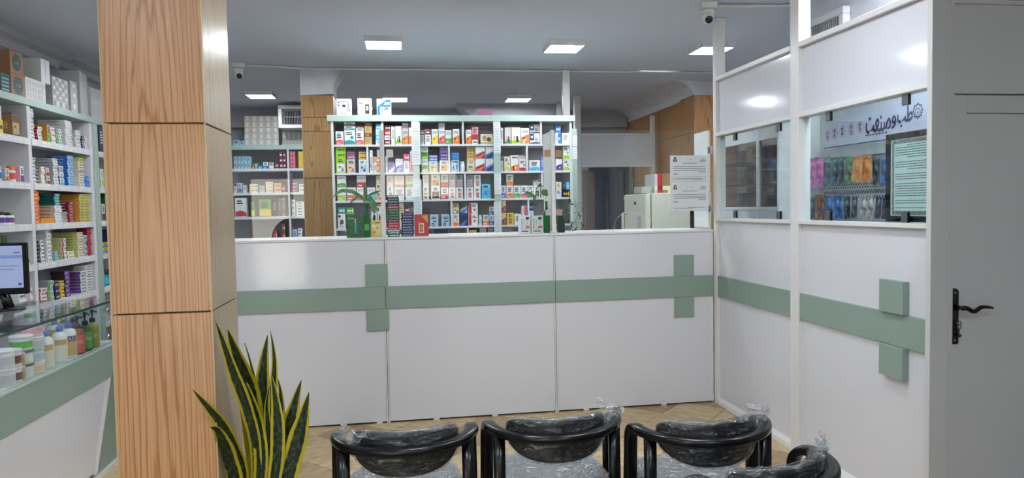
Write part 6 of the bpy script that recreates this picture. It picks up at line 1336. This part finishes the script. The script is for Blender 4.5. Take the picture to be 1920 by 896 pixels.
# ================================================================== WAITING CHAIRS
def arc_chair(name, label, X_, Y_, rot, seed, flap=(0.23, 0.115, 0.72)):
    t = thing(name, label, 'chair', (X_, Y_, 0), rot, 'plastic wrapped waiting chairs'); R = random.Random(seed)
    RZc = 0.655
    HW, DP = 0.247, 0.165
    def railp(a):   # a in [-1,1] round the back; 0 = middle of back
        th = a*1.30
        return (HW*math.sin(th)/math.sin(1.30), DP*(1-math.cos(th))/(1-math.cos(1.30)), RZc + 0.006*a*a)
    m = MB(); n = 29
    back = [railp(-1+2*k/(n-1)) for k in range(n)]
    def armend(s):   # short arm then bend down into the front leg
        x0 = (HW+0.004)*s; o = [(x0, DP+0.015, RZc+0.006), (x0, DP+0.03, RZc+0.007)]
        for k in range(1, 8):
            a = k/7*PI/2; o.append((x0+0.002*s, DP+0.04+0.066*math.sin(a), RZc-0.06+0.066*math.cos(a)))
        o += [(x0+0.004*s, DP+0.11, RZc-0.2), (x0+0.006*s, DP+0.13, 0.2), (x0+0.008*s, DP+0.15, 0.0)]
        return o
    path = list(reversed(armend(-1))) + back + armend(1)
    m.tube(path, 1.0, BLACKP, 14, ab=(0.026, 0.0165), up=(0, -1, 0)); m.build('arm_frame', t)
    for s in (-1, 1):
        p = railp(0.84*s); m = MB()
        m.tube([(p[0], p[1], RZc-0.006), (p[0]*1.0, p[1]-0.002, 0.45), (p[0]*1.02, p[1]-0.03, 0.2), (p[0]*1.04, p[1]-0.07, 0.0)], 1.0, BLACKP, 12, ab=(0.017, 0.023), up=(1, 0, 0)); m.build('leg', t)
    def sgn(v, e): return math.copysign(abs(v)**e, v)
    def pad(grow, crease=0.0, seed2=0):
        def f(u, v):
            th = u*2*PI; ph = -PI/2 + v*PI
            x = sgn(math.cos(th), 0.45)*sgn(math.cos(ph), 0.5); zz = sgn(math.sin(ph), 0.55); yy = sgn(math.sin(th), 0.7)*sgn(math.cos(ph), 0.5)
            hz = (0.054 + grow) if zz > 0 else (0.108*math.sqrt(max(0.0, 1-0.72*x*x)) + grow)
            aa = x*(0.88+grow*2.0); q0 = railp(aa-0.01); q1 = railp(aa+0.01); c0 = railp(aa)
            tx, ty = q1[0]-q0[0], q1[1]-q0[1]; ll = math.hypot(tx, ty); nx_, ny_ = -ty/ll, tx/ll
            off = 0.049 - yy*(0.020+grow)
            px_, py_ = c0[0]+nx_*off, c0[1]+ny_*off
            z = 0.655 + zz*hz + 0.004*x*x
            if crease:
                nn = math.sin(31*x+9*zz+seed2)*math.cos(17*zz-13*x+seed2*2) + 0.6*math.sin(53*x*zz+23*yy+seed2); py_ += crease*nn*(-1 if yy > 0 else 1); z += crease*0.8*math.sin(41*x+seed2)*(1 if zz > 0 else 0.4)
            return (px_, py_, z)
        return f
    m = MB(); m.grid(pad(0.0), 40, 17, BLACKL, True, True); bp = m.build('backrest', t)
    m = MB(); m.grid(pad(0.006, 0.0035, seed), 90, 36, FILM, True, True); m.build('plastic_wrap', bp)
    # loose film corner
    m = MB(); fx, fy, fz = flap
    def fl(u, v):
        q_ = 0.5 + 0.5*v
        return (fx - 0.055 + 0.12*u*q_ + 0.012*math.sin(9*v+seed), fy - 0.03 + 0.03*math.sin(5*u+seed) + 0.012*math.sin(19*v+3*u), fz - 0.06 + 0.10*v*(1-0.35*u) + 0.009*math.sin(13*u+seed*3) + 0.006*math.cos(21*v*u+seed))
    m.grid(fl, 20, 18, FILM2); m.build('wrap_flap', bp)
    # seat
    def seat(grow, crease=0.0, sd=0):
        def f(u, v):
            th = u*2*PI; ph = -PI/2 + v*PI
            x = sgn(math.cos(th), 0.4)*sgn(math.cos(ph), 0.45); y = sgn(math.sin(th), 0.4)*sgn(math.cos(ph), 0.45); z = sgn(math.sin(ph), 0.7)
            zz = 0.43 + z*(0.035+grow) - 0.012*(1-x*x)*(z > 0)
            if crease: zz += crease*(math.sin(23*x+sd+7*y)*math.cos(19*y-sd) + 0.5*math.sin(47*x-31*y))
            return (x*(0.215+grow), 0.27 + y*(0.215+grow), zz)
        return f
    m = MB(); m.grid(seat(0.0), 32, 13, BLACKL, True, True); so = m.build('seat', t)
    m = MB(); m.grid(seat(0.006, 0.003, seed), 72, 30, FILM2, True, True); m.build('plastic_wrap', so)
    m = MB()
    for s in (-1, 1):
        m.tube([(0.19*s, 0.28, 0.40), (0.25*s, 0.28, 0.37)], 0.012, BLACKP, 8); m.tube([(0.19*s, 0.10, 0.40), (0.235*s, 0.085, 0.38)], 0.012, BLACKP, 8)
    m.tube([(-0.23, 0.085, 0.375), (0.23, 0.085, 0.375)], 0.013, BLACKP, 8); m.build('seat_frame', t)
    return t
def chair_at(px_, py_, z=0.655): return onZ(px_, py_, z)
for px_, py_, rot, sd, l, fl in ((764, 847, 0.03, 1, 'black armchair in plastic film, nearest the snake plant', (-0.19, 0.13, 0.695)), (1060, 822, 0.03, 2, 'black armchair in plastic film, second from the snake plant', (0.225, 0.17, 0.71)),
      (1355, 829, 0.0, 3, 'black armchair in plastic film, close to the partition corner', (0.225, 0.17, 0.715))):
    p = chair_at(px_, py_); arc_chair('armchair', l, p.x, p.y, rot, sd, fl)
pl, pr = onZ(1276, 880, 0.66), onZ(1518, 850, 0.66)   # arm ends of the foremost chair
rot = 0.36; mid = (pl+pr)/2; ly = 0.25
arc_chair('armchair', 'black armchair in plastic film, foremost and cut by frame edge', mid.x + ly*math.sin(rot), mid.y - ly*math.cos(rot), rot, 4, (0.225, 0.16, 0.715))

# ================================================================== SNAKE PLANT
def snake_mat():
    m, nt, b = nodes_mat('snake_leaf'); tc = nt.nodes.new('ShaderNodeTexCoord'); sx = nt.nodes.new('ShaderNodeSeparateXYZ'); nt.links.new(tc.outputs['UV'], sx.inputs[0])
    v = mapping(nt, (3, 26, 1), 'UV'); n = nt.nodes.new('ShaderNodeTexNoise'); n.inputs['Scale'].default_value = 1.6; n.inputs['Detail'].default_value = 3; nt.links.new(v, n.inputs['Vector'])
    g = ramp(nt, n.outputs['Fac'], [(0.38, C(22,34,26)), (0.52, C(40,58,38)), (0.66, C(78,98,66))])
    v2 = mapping(nt, (40, 1.5, 1), 'UV'); n2 = nt.nodes.new('ShaderNodeTexNoise'); n2.inputs['Scale'].default_value = 1; nt.links.new(v2, n2.inputs['Vector'])
    ye = ramp(nt, n2.outputs['Fac'], [(0.35, C(176,170,40)), (0.6, C(222,204,60))])
    sub = nt.nodes.new('ShaderNodeMath'); sub.operation = 'SUBTRACT'; sub.inputs[1].default_value = 0.5; nt.links.new(sx.outputs[0], sub.inputs[0])
    ab = nt.nodes.new('ShaderNodeMath'); ab.operation = 'ABSOLUTE'; nt.links.new(sub.outputs[0], ab.inputs[0])
    wob = nt.nodes.new('ShaderNodeMath'); wob.operation = 'MULTIPLY_ADD'; wob.inputs[1].default_value = 0.10; nt.links.new(n.outputs['Fac'], wob.inputs[0]); nt.links.new(ab.outputs[0], wob.inputs[2])
    st = nt.nodes.new('ShaderNodeMapRange'); st.inputs[1].default_value = 0.345; st.inputs[2].default_value = 0.37; nt.links.new(wob.outputs[0], st.inputs[0])
    mx = nt.nodes.new('ShaderNodeMix'); mx.data_type = 'RGBA'; nt.links.new(st.outputs[0], mx.inputs[0]); nt.links.new(g, mx.inputs[6]); nt.links.new(ye, mx.inputs[7]); nt.links.new(mx.outputs[2], b.inputs['Base Color']); b.inputs['Roughness'].default_value = 0.38
    return m
SNK = snake_mat()
pc = onY(480, 900, 2.72)
sp_ = thing('snake_plant', 'tall snake plant with yellow-edged leaves in a dark pot', 'plant', (pc.x, 2.72, 0))
POT = M('dark_pot', C(44,40,40), 0.5)
m = MB(); m.lathe([(0.10, 0.0), (0.115, 0.01), (0.145, 0.30), (0.155, 0.31), (0.155, 0.345), (0.14, 0.345), (0.135, 0.30)], POT, 28, cap=False); m.lathe([(0.1, 0.001), (0.1, 0.002)], POT, 20); m.build('pot', sp_)
m = MB(); m.lathe([(0.137, 0.305), (0.137, 0.312), (0.06, 0.325)], noise_mat('soil', C(48,36,28), C(84,64,48), 60, 0.95, 0.6), 24); m.build('soil', sp_)
def snake_leaf(pts, wpx, y0, y1, twist=0.0, base=(0.0, 0.0)):
    pts = list(pts); O_ = Vector((pc.x, 2.72, 0)); n0 = len(pts)
    P = [onY(a, b, y1 + (y0-y1)*(i/(n0-1))) - O_ for i, (a, b) in enumerate(pts)]
    P.append(Vector((base[0], base[1], 0.318)))
    # smooth resample (Catmull-Rom)
    def cr(p0, p1, p2, p3, t): return 0.5*((2*p1)+(p2-p0)*t+(2*p0-5*p1+4*p2-p3)*t*t+(3*p1-p0-3*p2+p3)*t**3)
    Q = []
    for i in range(len(P)-1):
        for k in range(5): Q.append(cr(P[max(i-1, 0)], P[i], P[i+1], P[min(i+2, len(P)-1)], k/5))
    Q.append(P[-1]); n = len(Q); d = Q[0].length
    wmax = wpx/2/FPX*2.75
    # length
    S_ = [0.0]
    for i in range(1, n): S_.append(S_[-1] + (Q[i]-Q[i-1]).length)
    L_ = S_[-1]; m = MB(); m.uv = []; vs = []; fs = []; NS = 7
    for i in range(n):
        s = S_[i]/L_; wd = wmax*(min(1.0, (s/0.33))**0.75 if s < 0.33 else (1.0 - 0.35*max(0, (s-0.6)/0.4)))
        wd = max(wd, 0.0008)
        T = (Q[min(i+1, n-1)]-Q[max(i-1, 0)]).normalized(); tw = twist*(1-s)
        N = Vector((math.sin(tw), -math.cos(tw), 0)); B = T.cross(N).normalized(); K = T.cross(B).normalized()
        for side in (1, -1):
            for k in range(NS):
                u = k/(NS-1); e = (2*u-1); th = 0.0028*(1-e*e)**0.5*side
                vs.append(Q[i] + B*wd*e + K*(wd*0.35*(1-e*e)*1.0 + th)); m.uv.append((u, s*L_))
    r = 2*NS
    for i in range(n-1):
        for k in range(NS-1):
            a = i*r+k; fs.append((a, a+1, a+1+r, a+r)); b = i*r+NS+k; fs.append((b, b+r, b+1+r, b+1))
    m.add(vs, fs, SNK, True); m.build('leaf', sp_)
for a in (([(404.6, 603.7), (418, 641), (439, 703), (463, 768), (480, 850)], 21, 2.70, 2.40, 0.35, (-0.01, -0.02)), ([(427, 617), (440.5, 658), (456, 703), (468, 747), (480, 840)], 40, 2.76, 2.58, 0.0, (0.0, 0.05)), ([(458.6, 643), (469.5, 679), (478, 727), (484, 830)], 12, 2.82, 2.82, 0.9, (0.01, 0.06)),
    ([(502, 627.5), (495, 675), (490, 744), (488, 812), (489, 880)], 33, 2.76, 2.76, 0.0, (0.01, 0.03)), ([(507, 621), (513, 658), (514, 703), (506, 800)], 17, 2.80, 2.80, 0.6, (0.03, 0.05)), ([(521, 709.5), (526, 737), (526, 781), (515, 860)], 19, 2.79, 2.79, 0.3, (0.04, 0.04)),
    ([(509, 703), (517, 754), (521, 808.6), (517, 880)], 25, 2.68, 2.68, 0.2, (0.03, -0.03)), ([(565, 712), (551.5, 761), (541, 812), (534, 870)], 31, 2.74, 2.74, 0.2, (0.06, 0.02)), ([(579.5, 735), (568.6, 781), (555, 836), (540, 890)], 36, 2.69, 2.69, -0.25, (0.07, -0.02)),
    ([(362, 731), (387.6, 761), (415, 795), (439, 840), (456, 896)], 21, 2.66, 2.36, 0.4, (-0.04, -0.05)), ([(394, 800), (407, 806), (418, 830), (428, 862), (440, 905)], 30, 2.62, 2.40, 0.3, (-0.06, -0.02)), ([(505, 723), (500, 761), (503, 829)], 15, 2.72, 2.72, 0.5, (0.02, 0.0)), ([(445.6, 689), (466, 740), (484, 808.6), (489, 880)], 25, 2.70, 2.70, 0.2, (-0.02, -0.01)), ([(533, 770), (535, 800), (528, 870)], 16, 2.80, 2.80, 0.4, (0.06, 0.05))):
    snake_leaf(*a)
